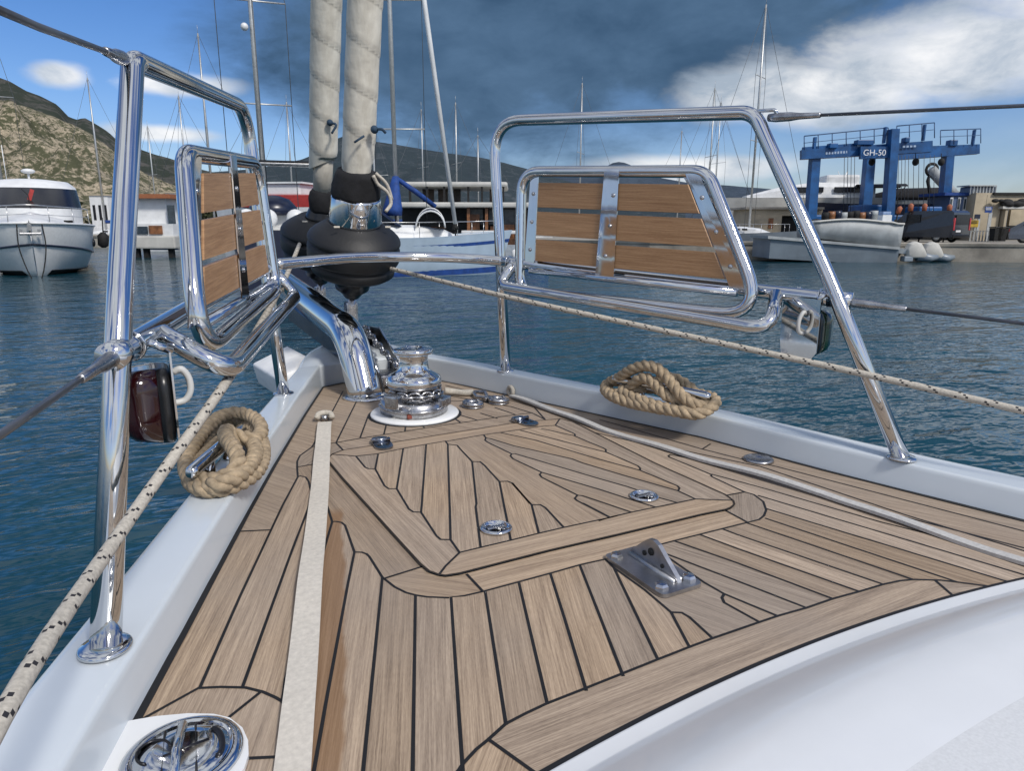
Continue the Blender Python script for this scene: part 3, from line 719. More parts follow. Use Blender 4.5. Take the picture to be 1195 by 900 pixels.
# ---- pulpit seats
SEAT = {1: dict(frame=[(609, 200), (826, 200), (893, 371), (606, 339)], u=[(601, 306.5), (582, 333), (899, 385), (906, 343)],
                slat=[(628, 213), (803, 215), (845.8, 325.8), (624, 304.4)]),
        -1: dict(frame=[(299, 190), (214, 178), (232, 415), (322, 337)], u=[(322, 320), (345, 346), (266, 434), (187, 389)],
                 slat=[(297.8, 201.8), (237.6, 202), (238.6, 357.5), (313.9, 317.3)])}
F3 = [(.442, 2.233, .797), (.684, 1.575, .763), (.703, 1.37, .395), (.424, 2.215, .42)]
U3 = [(.413, 2.235, .48), (.36, 2.246, .403), (.668, 1.295, .361), (.766, 1.363, .432)]
L3 = [(.462, 2.153, .76), (.648, 1.612, .728), (.681, 1.476, .467), (.446, 2.144, .49)]
for s in (1, -1):
    q = SEAT[s]; side = 'starboard' if s > 0 else 'port'
    fr_ = [snap(p, S3(s, a)) for p, a in zip(q['frame'], F3)]; uu = [snap(p, S3(s, a)) for p, a in zip(q['u'], U3)]; sl = [snap(p, S3(s, a)) for p, a in zip(q['slat'], L3)]
    org = sum(fr_, V3())/4
    t_ = empty('pulpit_seat', org, ['folded-up slatted teak seat with steel frame on the left pulpit hoop', 'wide folded-up slatted teak seat with steel frame on the right pulpit hoop'][s > 0], 'seat', 'folding seats on the pulpit', world=True)
    m = MB(); loop = fillet(fr_, [.075, .085, .085, .06], 10, True); m.tube(loop, .0185, 20, closed=True); m.build('frame', chrome, t_)
    m = MB(); m.tube(fillet(uu, [0, .05, .07, 0], 10), .0185, 20); m.build('support_bar', chrome, t_)
    TL, TRr, BR, BL = sl
    nrm = (TRr-TL).cross(BL-TL).normalized()
    if nrm.dot(CAM-org) < 0: nrm = -nrm
    def Q(a, b): return (TL*(1-a)+TRr*a)*(1-b)+(BL*(1-a)+BR*a)*b
    # three teak boards
    m = MB(); tone = []
    for k, (b0, b1) in enumerate(((.0, .31), (.365, .665), (.72, 1.0))):
        p = [Q(0, b0), Q(1, b0), Q(1, b1), Q(0, b1)]; off = -nrm*.016
        cen = sum(p, V3())/4
        pts_f = [x+nrm*.0+(cen-x).normalized()*.002 for x in p]
        m.loft([[x+off for x in p], [x-nrm*.002 for x in p], pts_f], smooth=False); tone.append(k)
    o = m.build('slat_panel', seat_teak, t_); me = o.data; g = (TRr-TL).normalized(); n = len(me.polygons)
    a = me.attributes.new('tone', 'FLOAT', 'FACE'); a.data.foreach_set('value', [(.35, .62, .48)[i*3//n] for i in range(n)])
    a = me.attributes.new('gdir', 'FLOAT_VECTOR', 'FACE'); a.data.foreach_set('vector', list(g)*n)
    # steel straps over / behind the boards
    fw_ = .045
    for k, (a0, a1, zz, bo) in enumerate(((-.075, -.012, -.010, 0), ((.505, .605, .365, .465) if s > 0 else (.45, .56, .45, .56), 0, .002, 1), (1.005, 1.085 if s > 0 else 1.13, -.006, 1))):
        aa = a0 if k == 1 else (a0, a1, a0, a1); m = MB(); p = [Q(aa[0], -.16), Q(aa[1], -.16), Q(aa[3], 1.10), Q(aa[2], 1.10)]
        m.prism([x+nrm*zz for x in p], nrm*.003)
        for b_ in (.14, .50, .86):
            c = Q((aa[0]+aa[1])/2*(1-b_)+(aa[2]+aa[3])/2*b_, b_)+nrm*(zz+.003); m.lathe([(.007, 0), (.006, .003), (.0001, .0045)], c, nrm, n=12, mi=1)
        m.build('strap', [chrome, bolt_m], t_)
    # flat backing plates joining the boards to the tube
    if s > 0:
        m = MB(); p = [Q(.97, -.13), Q(1.03, -.13), Q(1.12, .50), Q(1.085, .97)]; m.prism([x-nrm*.016 for x in p], nrm*.003); m.build('side_plate', chrome, t_)
    m = MB(); m.tube([Q(-.03, 1.13)-nrm*.004, Q(1.03, 1.13)-nrm*.004], .012, 12); m.build('lower_bar', chrome, t_)

# ---- navigation lights under the side rails
for s in (1, -1):
    c = snap((932, 383) if s > 0 else (203, 460), S3(s, (.775, 1.287, .345)))
    side = 'green' if s > 0 else 'red'
    t_ = empty('navigation_light', c, ['red port navigation light in a black case hung under the left rail', 'starboard navigation light behind a steel plate hung under the right rail'][s > 0], 'navigation light', 'navigation lights', world=True)
    pl = [(-.062, .082), (.058, .082), (.060, -.03), (.052, -.078), (-.045, -.082), (-.062, -.06)]
    m = MB(); m.prism([c+V3((0, y, z)) for y, z in pl], (.003*s, 0, 0)); m.build('mounting_plate', chrome, t_)
    rings = []
    for k, (u, w, h, dz) in enumerate([(.004, .050, .058, -.012), (.010, .056, .062, -.012), (.024, .056, .062, -.011), (.062, .052, .057, -.009), (.088, .038, .042, -.004), (.100, .012, .016, 0)]):
        rings.append([c+V3((u*s, -.002+w*max(-1, min(1, 1.25*cos(2*pi*j/24))), dz+h*max(-1, min(1, 1.2*sin(2*pi*j/24))))) for j in range(24)])
    m = MB(); m.loft(rings[:3]); m.build('housing', blackpl, t_)
    m = MB(); m.loft([[x+V3((.0005*s, 0, 0)) for x in r] for r in rings[2:]]); m.build('lens', redlens if s < 0 else greenlens, t_)
    m = MB(); m.tube(spline([c+V3((-.002*s, -.02, .042)), c+V3((-.014*s, -.022, .046)), c+V3((-.024*s, -.02, .030)), c+V3((-.025*s, -.018, .008)), c+V3((-.016*s, -.016, -.008)), c+V3((.0, -.016, -.012))], 6), .0055, 10); m.build('cable', mat('grey_cable', (.6, .6, .58), .5), t_)
    m = MB(); m.tube([c+V3((.02*s, .03, .08)), c+V3((.03*s, .035, .105))], .008, 10); m.build('hanger', chrome, t_); m = MB(); m.tube([c+V3((.002, -.05, .082)), c+V3((.03*s, -.06, .10))], .006, 10); m.build('hanger', chrome, t_)

# ---- lifelines
def lifeline(a, b, lab, r=.0042):
    t_ = empty('lifeline', a, lab, 'lifeline', 'wire lifelines running aft from the pulpit', world=True); d = (b-a).normalized()
    m = MB(); m.tube([a-d*.012, a+d*.01, a+d*.05, a+d*.075, a+d*.13, a+d*.132], [.010, .0125, .0115, .0085, .007, .005], 14); m.build('terminal', steel, t_)
    m = MB(); m.tube([a+d*.12, a.lerp(b, .5)+V3((0, 0, -.004)), b], r, 8); m.build('wire', mat('grey_wire', (.20, .20, .21), .35, .7, var=.2), t_)
def aft(p, q, L): d = (q-p).normalized(); return q+d*L
a = snap((902, 137), (.77, 1.46, .90)); lifeline(a, aft(a, onU((1195, 122), .93), 1.5), 'upper wire lifeline running off to the right from the tall right hoop')
a = snap((993, 353), (.835, 1.19, .425)); lifeline(a, aft(a, onU((1195, 377), .965), 1.5), 'lower wire lifeline running off to the right from the side rail')
a = snap((143, 68), (-.765, 1.46, .905)); lifeline(a, aft(a, onU((0, 8), -.885), .35), 'upper wire lifeline running off to the top left from the left hoop', .0048)
a = snap((132, 418), (-.835, 1.19, .425)); lifeline(a, aft(a, onU((0, 503), -.935), .35), 'lower wire lifeline running off to the left from the left hoop', .0048)
m = MB(); m.tube(fillet([snap((872, 130), (.75, 1.51, .93)), snap((905, 128), (.78, 1.43, .925)), snap((908, 140), (.785, 1.43, .90))], .01, 5), .005, 8)
m.build('eye', chrome, pul)

# ---- furling lines (white braid with dark flecks)
def braid(name, pts, r, lab, cat):
    pts = resample(spline(pts, 6), .0050); m = MB()
    def fl(i, k):
        j = i % 11
        if j in (0, 3): return 1 if (k+(i//11)) % 4 == (0 if j == 0 else 2) else 0
        if j in (1, 4): return 1 if (k+(i//11)) % 4 == (1 if j == 1 else 3) and k % 8 < 4 else 0
        return 0
    m.tube(pts, r, 12, mifn=fl); o = m.build(name, [whiterope, fleck], None, pts[0]); tag(o, lab, cat, 'furling lines'); return o
p0 = V3((.10, 2.80, .470)); 
braid('furling_line', [snap((437, 309), p0), snap((590, 346), (.36, 2.02, .40)), snap((760, 383), (.56, 1.55, .33)), onU((1010, 437), .76), onU((1195, 480), .885), onU((1330, 511), .96)], .0085, 'white flecked furling line stretched along the right side from the furler', 'rope')
braid('furling_line', [snap((350, 284), (-.14, 3.25, .50)), snap((332, 327), (-.30, 2.5, .44)), snap((300, 385), (-.55, 1.75, .42)), snap((268, 440), (-.66, 1.36, .36)), snap((150, 608), (-.80, 1.0, .275)), onU((0, 840), -.925), onU((0, 840), -.925)+V3((-.06, -.25, -.06))], .0085, 'white flecked furling line slanting down the left side past the red light', 'rope')

# ================================================================== HEADSAIL FURLERS
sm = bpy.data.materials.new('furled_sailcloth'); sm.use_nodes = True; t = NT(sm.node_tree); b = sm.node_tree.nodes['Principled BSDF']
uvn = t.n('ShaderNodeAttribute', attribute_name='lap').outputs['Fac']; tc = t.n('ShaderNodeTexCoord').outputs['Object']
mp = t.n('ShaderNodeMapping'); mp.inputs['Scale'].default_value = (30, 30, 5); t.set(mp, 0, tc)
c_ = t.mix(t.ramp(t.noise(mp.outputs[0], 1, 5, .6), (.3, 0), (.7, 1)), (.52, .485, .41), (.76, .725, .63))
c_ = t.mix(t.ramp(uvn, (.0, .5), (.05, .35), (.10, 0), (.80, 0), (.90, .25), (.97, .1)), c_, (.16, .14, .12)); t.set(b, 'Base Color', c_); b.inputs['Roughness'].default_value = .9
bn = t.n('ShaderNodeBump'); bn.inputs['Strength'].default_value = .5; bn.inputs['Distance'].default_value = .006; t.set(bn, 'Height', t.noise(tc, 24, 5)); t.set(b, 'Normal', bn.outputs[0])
tiem = mat('blue_cord', (.02, .05, .09), .8)
def furler(base, axis, k, top, sail_s, r_sail, parts, lab, phase, rag):
    "base: drum centre; axis: forestay direction; k: size factor"
    t_ = empty('headsail_furler', base, lab, 'furled headsail', 'furled headsails on the forestays', world=True); ax = V3(axis).normalized()
    m = MB(); m.lathe([(.100*k, .118*k), (.107*k, .118*k), (.112*k, .114*k), (.138*k, .098*k), (.165*k, .078*k), (.168*k, .074*k), (.177*k, .066*k), (.182*k, .056*k), (.183*k, .048*k), (.180*k, .042*k), (.170*k, .039*k), (.170*k, .032*k), (.180*k, .028*k), (.183*k, .018*k), (.182*k, -.024*k), (.178*k, -.032*k), (.162*k, -.036*k), (.162*k, -.044*k), (.170*k, -.048*k), (.166*k, -.080*k), (.150*k, -.092*k), (.08*k, -.098*k)], base, ax, n=56); m.build('drum_cover', black, t_)
    m = MB(); q1 = [base+ax*.094*k+V3((sg*.10, -.105, 0))*k for sg in (-1, 1)]; [MB().box(q+ax*.006, (.022, .004, .007), M=Matrix.Rotation(-.5, 3, 'X')).build('emblem_mark', whiterope, t_) for q in q1[:1 if not parts else 2]]
    m = MB(); m.lathe([(.078*k, -.10*k), (.076*k, -.125*k), (.068*k, -.16*k), (.045*k, -.178*k), (.030*k, -.20*k)], base, ax, n=28); m.build('hub', blackpl, t_)
    m = MB(); m.tube([base-ax*.19*k, base-ax*.42*k], .016, 12); m.box(base-ax*.27*k, (.05, .05, .09), bev=.01); m.build('tack_link', steel, t_)
    m = MB(); m.lathe([(.101*k, .118*k), (.103*k, .122*k), (.095*k, .215*k), (.092*k, .222*k), (.086*k, .224*k)] if parts else [(.08, .11), (.07, .13), (.05, .18), (.045, .20)], base, ax, n=48); m.build('collar', chrome if parts else blackpl, t_)
    rn = lambda th, h: 1+.05*sin(2*th+h*30+phase)+.03*sin(5*th+h*50)
    m = MB(); m.lathe([(.090*k, .218*k), (.092*k, .232*k), (.089*k, .26*k), (.082*k, .300*k), (.076*k, .318*k), (.06*k, .325*k)] if parts else [(.058, .15), (.062, .17), (.060, .21), (.052, .235), (.040, .25)], base, ax, n=40, rfn=rn); m.build('sock', blackcloth, t_)
    # rolled sail with a spiral lap
    up = V3((1, 0, 0)); a = (up-ax*up.dot(ax)).normalized(); b_ = ax.cross(a); n = 60; pitch = .150; H = top; st = .012; rows = int((H-sail_s)/st) if H < 3 else 0
    m = MB(); vs = []; fs = []; lap = []
    hs = []; h = sail_s
    while h < H: hs.append(h); h += .009 if h < 1.6 else .06
    for h in hs:
        for j in range(n):
            th = 2*pi*j/n; f = ((h/pitch+th/(2*pi)*1.0+phase) % 1.0); r = r_sail*(1+.045*(1-f)-.008*sin(th*2+h*3))
            if h-sail_s < .06: r *= 1-.22*(1-(h-sail_s)/.06)*(.5+.5*sin(th+rag))
            hh = h+ (.03*sin(th+rag) if h-sail_s < .03 else 0)
            vs.append(base+ax*hh+(a*cos(th)+b_*sin(th))*r); lap.append(1-f)
    for i in range(len(hs)-1):
        for j in range(n): fs.append((i*n+j, i*n+(j+1) % n, (i+1)*n+(j+1) % n, (i+1)*n+j))
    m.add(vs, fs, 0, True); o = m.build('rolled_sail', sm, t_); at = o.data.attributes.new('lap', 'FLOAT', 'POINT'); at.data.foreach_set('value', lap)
    return t_, base, ax, a, b_
AX = V3((0, -.335, 1))
B1 = onU((413, 293), .0); t1, B1, ax, a_, b_ = furler(B1, AX, 1.0, 11, .315, .059, 1, 'nearest furled white headsail rolled above a big black drum cover', .2, 1.0)
m = MB(); p = snap((437, 151), B1+ax*.55+V3((0, -.06, 0))); m.torus(p, .009, .006, (0, 1, 0), 14, 8); m.ball(p, .013, n=10); m.tube(spline([p, p+V3((.02, -.02, 0)), p+V3((.035, -.02, -.012))], 5), .005, 8); q = snap((419, 163), B1+ax*.52+V3((0, -.07, 0))); m.tube([q+V3((-.018, 0, -.01)), q+V3((.018, -.005, .014))], .004, 8); m.build('sail_tie', tiem, t1)
m = MB(); p = snap((441, 215), B1+ax*.33+V3((.03, -.06, 0))); m.tube(spline([p+V3((-.02, -.01, .03)), p, p+V3((.035, -.01, -.03)), p+V3((.045, -.01, -.07)), p+V3((.02, -.02, -.10))], 6), .007, 8); m.tube(spline([p+V3((-.01, -.01, .04)), p+V3((.03, -.015, 0)), p+V3((.05, -.01, -.055))], 6), .006, 8); m.build('tack_lashing', whiterope, t1)
m = MB(); p = snap((426, 321), (.05, 2.70, .41)); m.tube(fillet([p+V3((-.028, 0, .03)), p+V3((-.028, 0, -.012)), p+V3((.028, 0, -.012)), p+V3((.04, 0, .03))], .012, 5), .004, 8); m.build('line_guide', steel, t1)
B2 = onU((375, 283), .0); t2, B2, ax, a_, b_ = furler(B2, AX, 1.0, 11, .36, .060, 0, 'second furled white headsail further forward, behind the nearest one', .55, 2.4)
m = MB(); p = snap((385, 143), B2+ax*.60+V3((.02, -.07, 0))); m.torus(p, .008, .006, (0, 1, 0), 14, 8); m.ball(p, .012, n=10); m.tube(spline([p, p+V3((.02, -.02, -.01)), p+V3((.0, -.02, -.045))], 5), .005, 8); m.build('sail_tie', tiem, t2)
m = MB(); m.tube([B2+AX.normalized()*.20, B2+AX.normalized()*.42], [.040, .046], 14); m.build('sail_foot', sm, t2)
# stub that carries both furlers beyond the stem
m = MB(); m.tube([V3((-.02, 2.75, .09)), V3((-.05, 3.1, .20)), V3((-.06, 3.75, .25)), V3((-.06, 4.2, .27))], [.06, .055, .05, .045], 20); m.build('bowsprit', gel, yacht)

# ================================================================== BACKGROUND
from mathutils import noise as mnoise
CP, SP = cos(PITCH), sin(PITCH)
def zat(y, D):
    q = (PH/2-y)/FPX; return .62 + D*(q*CP-SP)/(CP+q*SP)
def xat(px, D, z=-.5): return (px-PW/2)/FPX*(D*CP-SP*(z-.62))
def G(px, D, z=SEA):
    x = xat(px, D, z); p = CAM+RT*x+HD*D; return V3((p.x, p.y, z))
class Spot:
    "a place on the water or the quay: local x to the right, y away, z up"
    def __init__(s, px, D, z=SEA): s.px, s.D, s.z = px, D, z; s.loc = G(px, D, z); s.x0 = xat(px, D, z)
    def P(s, px, y, D=None):
        D = D or s.D; z = zat(y, D); return V3((xat(px, D, z)-s.x0, D-s.D, z-s.z))
    def thing(s, name, lab, cat, group=None, rz=0): return empty(name, s.loc, lab, cat, group, rz=-YAW+rz)
    def pbox(s, m, x0, x1, y0, y1, D, dep, mi=0, bev=0):
        a = s.P(x0, y1, D); b = s.P(x1, y0, D)
        return m.box(((a.x+b.x)/2, a.y+dep/2, (a.z+b.z)/2), (abs(b.x-a.x), dep, abs(b.z-a.z)), mi, bev=bev)
def lmat(name, col, rough=.5, metal=0, **k): return mat(name, col, rough, metal, **k)
white = lmat('white_paint', (.72, .73, .73), .35, var=.08, scale=1.5)
offwhite = lmat('off_white_paint', (.55, .54, .50), .6, var=.12, scale=1)
greyhull = lmat('grey_hull', (.22, .26, .30), .35, var=.12, scale=.8)
palegrey = lmat('pale_grey_topsides', (.35, .375, .385), .55, var=.15, scale=1.2, bump=.1, bscale=6)
bluehull = lmat('pale_blue_hull', (.40, .50, .60), .3, var=.08, scale=1)
navy = lmat('navy_paint', (.010, .016, .04), .3, var=.15)
darkglass = lmat('dark_glass', (.010, .010, .013), .22, var=.2)
glass = lmat('window_glass', (.05, .07, .09), .08, var=.2)
royal = lmat('blue_canvas', (.012, .06, .26), .75, var=.2, scale=4, bump=.4, bscale=12)
liftblue = lmat('blue_lift_paint', (.010, .090, .27), .42, var=.25, scale=1.2)
redpaint = lmat('red_paint', (.40, .035, .03), .5, var=.15)
wood = lmat('varnished_wood', (.28, .12, .05), .45, var=.3, scale=5)
darkint = lmat('dark_interior', (.012, .012, .013), .8, var=.3)
alu = lmat('mast_alloy', (.50, .51, .50), .4, .6, var=.1)
wiremat = lmat('rigging_wire', (.10, .11, .12), .5, .4)
rubber = lmat('black_rubber', (.012, .012, .012), .8, var=.3)
beige = lmat('beige_render', (.47, .40, .29), .9, var=.15, scale=.6, bump=.2, bscale=8)
concrete = lmat('quay_concrete', (.36, .33, .28), .9, var=.25, scale=.5, bump=.3, bscale=5)
steelrod = lmat('railing_steel', (.6, .6, .6), .3, .8)
orange = lmat('orange_plastic', (.36, .11, .05), .6, var=.15)

def hull(m, L, B, H, bow=.45, stern=.8, draft=.35, mi=0, mtop=None, rake=.5, N=22, flare=.8, sheer=.18):
    "boat hull, bow at +y, transom at -y, waterline z = 0"
    rings = []
    for i in range(N+1):
        t = i/N; y = -L/2+L*t
        w = B/2*(stern+(1-stern)*min(1, t/.35)**.8 if t < .35 else (1-((t-.35)/.65)**(1/bow*1.1)) if t > .35 else 1)
        w = max(w, .012*B); zs = H*(1+sheer*max(0, (t-.4)/.6)**2); r = []
        for j in range(13):
            q = j/12*2-1; a = abs(q)
            if a > .5: f = (a-.5)/.5; x = w*(flare+(1-flare)*f); z = zs*(f)**1.0; x = w*(flare-.05+(1.05-flare)*f**.8)
            else: f = a/.5; x = w*(flare-.05)*f**.6; z = -draft*(1-f**2)
            r.append(V3((math.copysign(x, q), y+(rake*(z/zs) if i == N else rake*max(0, t-.75)*4*(max(0, z)/zs)), z)))
        rings.append(r)
    m.loft(rings, mi=mi, closed=False, caps=False)
    m.add(rings[0], [tuple(range(13))], mi)
    # deck
    dk = [(r[0].copy(), r[-1].copy()) for r in rings]; vs = []
    for a, b in dk: vs += [a-V3((0, 0, .03)), b-V3((0, 0, .03))]
    m.add(vs, [(2*i, 2*i+1, 2*i+3, 2*i+2) for i in range(N)], mi if mtop is None else mtop)
    return rings
def stripe(m, rings, f0, f1, mi, off=.012):
    "band along the topsides between the fractions f0..f1 of the freeboard"
    for side in (0, -1):
        vs = []
        for r in rings:
            a, b = (r[0], r[3]) if side == 0 else (r[-1], r[-4]); s = -1 if side == 0 else 1
            vs += [b.lerp(a, f0)+V3((s*off, .0, 0)), b.lerp(a, f1)+V3((s*off, 0, 0))]
        m.add(vs, [(2*i, 2*i+1, 2*i+3, 2*i+2) for i in range(len(rings)-1)], mi)

# ---- far sailing boats with bare masts
def mast_parts(t, base, h, spread=1.2, sp_h=(.55,), r=.07, fore=2.5, aftl=2.5, ang=0, nwire=True, rolled=None):
    m = MB(); top = base+V3((0, 0, h)); m.tube([base, base+V3((0, 0, h*.6)), top], [r, r, r*.75], 8)
    for f in sp_h: m.tube([base+V3((-spread*cos(ang), -spread*sin(ang), h*f)), base+V3((spread*cos(ang), spread*sin(ang), h*f))], r*.35, 5)
    m.tube([top, top+V3((0, 0, .6))], .012, 4); m.build('mast', alu, t)
    m = MB(); c, s = cos(ang), sin(ang)
    w = .013
    for sg in (-1, 1):
        e = base+V3((sg*spread*c, sg*spread*s, 0)); k = base+V3((sg*spread*c, sg*spread*s, h*sp_h[-1]))
        m.tube([e, k, top], w, 4)
    m.tube([base+V3((-s*fore, c*fore, 0)), top], w, 4); m.tube([base+V3((s*aftl, -c*aftl, .2)), top], w, 4)
    m.build('rigging', wiremat, t)
def sailboat(px, D, ytop, lab, L=11, rz=0, hullm=None, cover=None, H=1.1, group='sailing boats with bare masts', spread=1.3, boom=True, sp_h=(.55,), r=.075):
    s = Spot(px, D); t = s.thing('sailing_boat', lab, 'sailing boat', group, rz)
    m = MB(); rings = hull(m, L, L*.30, H, mi=0, mtop=1); stripe(m, rings, .10, .2, 2); m.build('hull', [hullm or white, offwhite, navy], t)
    m = MB(); rr = []
    for y, w, h in ((-L*.12, .26, .42), (0, .25, .46), (L*.12, .2, .34), (L*.2, .12, .1)): rr.append([V3((x*w*L*.36, y, H+z)) for x, z in ((-1, -.02), (-.9, h*.8), (-.5, h), (.5, h), (.9, h*.8), (1, -.02))])
    m.loft(rr, closed=True, smooth=False); m.build('cabin', white, t)
    m = MB()
    for sg in (-1, 1):
        for k in range(3): m.box((sg*L*.088, -L*.06+k*L*.055, H+.27), (.03, L*.04, .12), M=None)
    m.build('window', darkglass, t)
    h = zat(ytop, D)-SEA-H; mast_parts(t, V3((0, L*.05, H)), h, spread, sp_h, r, L*.45, L*.5)
    if boom:
        m = MB(); m.tube([V3((0, L*.05, H+1.2)), V3((0, -L*.30, H+1.3))], [.17, .13], 8); m.build('covered_boom', cover or royal, t)
    m = MB()
    for sg in (-1, 1):
        pts = [V3((sg*L*.14*(1 if k < 4 else (6-k)/2.6), -L*.42+k*L*.15, H+.62)) for k in range(6)]; m.tube(pts, .014, 5)
        for p in pts: m.tube([p, p-V3((0, 0, .62))], .012, 4)
    m.build('guard_rail', steelrod, t)
    return s, t

# ---- sea, land, quay, hills
sea = MB(); n = 72; rad = [0, 3, 8, 20, 60, 200, 900, 4000, 25000]; vs = []
for r in rad: vs += [V3((CAM.x+r*cos(2*pi*k/n), CAM.y+r*sin(2*pi*k/n), SEA)) for k in range(n)]
fs = []
for i in range(len(rad)-1):
    for k in range(n): fs.append((i*n+k, i*n+(k+1) % n, (i+1)*n+(k+1) % n, (i+1)*n+k) if i else (k, n+(k+1) % n, n+k)[::-1])
sea.add(vs, [f if len(f) == 4 else f for f in fs])
seam = bpy.data.materials.new('harbour_water'); seam.use_nodes = True; t = NT(seam.node_tree); b = seam.node_tree.nodes['Principled BSDF']
P = t.n('ShaderNodeTexCoord').outputs['Object']
mp = t.n('ShaderNodeMapping'); mp.inputs['Rotation'].default_value = (0, 0, YAW+.35); mp.inputs['Scale'].default_value = (.62, 1.35, 1); t.set(mp, 0, P); Q_ = mp.outputs[0]
h = t.m('ADD', t.m('MULTIPLY', t.noise(Q_, 1.15, 1, .45, .5), .55), t.m('MULTIPLY', t.noise(Q_, 4.2, 2, .42, .5), .24))
h = t.m('ADD', h, t.m('ADD', t.m('MULTIPLY', t.noise(Q_, 10.5, 1, .4, .3), .055), t.m('MULTIPLY', t.noise(Q_, .30, 2, .5, .5), 1.0)))
gust = t.noise(P, .09, 3, .5)
bn = t.n('ShaderNodeBump'); t.set(bn, 'Strength', t.ramp(gust, (.35, .55), (.65, 1.0))); bn.inputs['Distance'].default_value = .19; t.set(bn, 'Height', h); t.set(b, 'Normal', bn.outputs[0])
t.set(b, 'Base Color', t.mix(t.ramp(t.noise(P, .3, 3), (.3, 0), (.7, 1)), (.004, .037, .054), (.008, .052, .074)))
b.inputs['Roughness'].default_value = .07; b.inputs['IOR'].default_value = 1.333
tag(sea.build('sea', seam), kind='structure')

gm = lmat('yard_ground', (.30, .28, .24), .95, var=.2, scale=.3)
def hpt(X, D, z): p = CAM+RT*X+HD*D; return V3((p.x, p.y, z))
QZ = -.46
m = MB(); front = [(60, 39.5), (31, 41.3), (20, 43.6), (9, 46.8), (2, 52), (-14, 60), (-40, 66), (-120, 75)]
poly = [hpt(x, d, QZ) for x, d in front]+[hpt(-420, 420, QZ), hpt(0, 700, QZ), hpt(600, 600, QZ), hpt(300, 60, QZ)]
m.add(poly[::-1], [tuple(range(len(poly)))[::-1]]); tag(m.build('ground', gm), kind='structure')
m = MB(); q0 = [hpt(x, d, QZ+.004) for x, d in front]; m2 = []
for (x, d), in zip(front): pass
ring = lambda p, k: [p+V3((0, 0, .02)), p+V3((0, 0, .02))-HD*0, ]
vs = []
for x, d in front:
    for dd, z in ((.75, QZ+.003), (.75, QZ+.06), (-.12, QZ+.06), (-.16, QZ+.02), (-.12, QZ-.14), (-.05, QZ-.16), (-.05, SEA-.5)): vs.append(hpt(x, d+dd, z))
m.add(vs, [(i*7+k, i*7+k+1, i*7+8+k, i*7+7+k) for i in range(len(front)-1) for k in range(6)])
qo = m.build('quay_wall', [concrete]); tag(qo, 'low concrete quay wall along the far side of the harbour', 'quay', kind='structure')

def ridge(name, prof, D0, D1, mt, cols, rows, amp, nsc, base=QZ, shape=.85, back=True, seed=0):
    m = MB(); vs = []
    x0, x1 = prof[0][0], prof[-1][0]
    for i in range(cols+1):
        px = x0+(x1-x0)*i/cols; y = interp(prof, px); zr = zat(y, D1)
        for j in range(rows+1):
            t = j/rows; D = D0+(D1-D0)*t; X = xat(px, D1, zr)/D1*D
            p = hpt(X, D, 0); q = V3((p.x*nsc, p.y*nsc, seed))
            nz = mnoise.fractal(q, 1.0, 2.1, 6)*amp; gul = (1-abs(mnoise.noise(q*2.3))*2)*amp*.35
            z = base+(zr-base)*t**shape+(nz-gul)*(.12 if t > .985 else .25+.75*sin(pi*min(1, t*1.02)))*(zr-base)/60
            vs.append(V3((p.x, p.y, max(base-.2, z) if t < .98 else z)))
        p = hpt(xat(px, D1, zr)/D1*(D1*1.25), D1*1.25, 0); vs.append(V3((p.x, p.y, base)))
    R = rows+2
    m.add(vs, [(i*R+j, (i+1)*R+j, (i+1)*R+j+1, i*R+j+1) for i in range(cols) for j in range(R-1)], 0, True)
    return tag(m.build(name, mt), kind='structure')
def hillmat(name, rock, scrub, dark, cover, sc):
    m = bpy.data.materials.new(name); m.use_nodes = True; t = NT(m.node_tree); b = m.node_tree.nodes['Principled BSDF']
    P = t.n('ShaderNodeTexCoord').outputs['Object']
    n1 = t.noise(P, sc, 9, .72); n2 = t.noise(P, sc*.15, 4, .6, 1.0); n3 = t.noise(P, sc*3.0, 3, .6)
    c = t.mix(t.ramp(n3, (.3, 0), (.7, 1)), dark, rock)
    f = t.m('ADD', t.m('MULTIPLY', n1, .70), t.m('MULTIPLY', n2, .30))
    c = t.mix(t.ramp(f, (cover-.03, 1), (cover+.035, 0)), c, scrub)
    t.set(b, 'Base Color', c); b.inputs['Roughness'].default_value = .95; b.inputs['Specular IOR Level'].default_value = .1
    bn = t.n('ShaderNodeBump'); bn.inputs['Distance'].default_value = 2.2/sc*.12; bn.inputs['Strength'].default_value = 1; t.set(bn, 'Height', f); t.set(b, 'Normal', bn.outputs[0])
    return m
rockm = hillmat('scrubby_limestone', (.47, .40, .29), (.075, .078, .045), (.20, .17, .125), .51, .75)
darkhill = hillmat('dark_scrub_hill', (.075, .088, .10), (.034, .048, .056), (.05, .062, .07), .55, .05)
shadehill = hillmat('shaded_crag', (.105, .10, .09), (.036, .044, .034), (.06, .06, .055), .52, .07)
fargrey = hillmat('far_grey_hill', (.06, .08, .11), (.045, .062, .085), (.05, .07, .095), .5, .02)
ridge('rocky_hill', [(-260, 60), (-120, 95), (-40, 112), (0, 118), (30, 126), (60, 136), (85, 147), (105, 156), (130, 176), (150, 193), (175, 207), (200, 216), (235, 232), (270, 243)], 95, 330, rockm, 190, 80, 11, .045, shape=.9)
ridge('shaded_mountain', [(-260, 20), (-100, 60), (0, 91), (12, 95), (30, 106), (48, 113), (66, 122), (80, 137), (90, 140), (97, 137), (112, 146), (126, 155), (140, 168), (160, 174), (180, 181), (200, 186), (225, 196), (255, 203), (290, 214), (330, 226)], 420, 760, shadehill, 120, 40, 8, .012, shape=.9, seed=3)
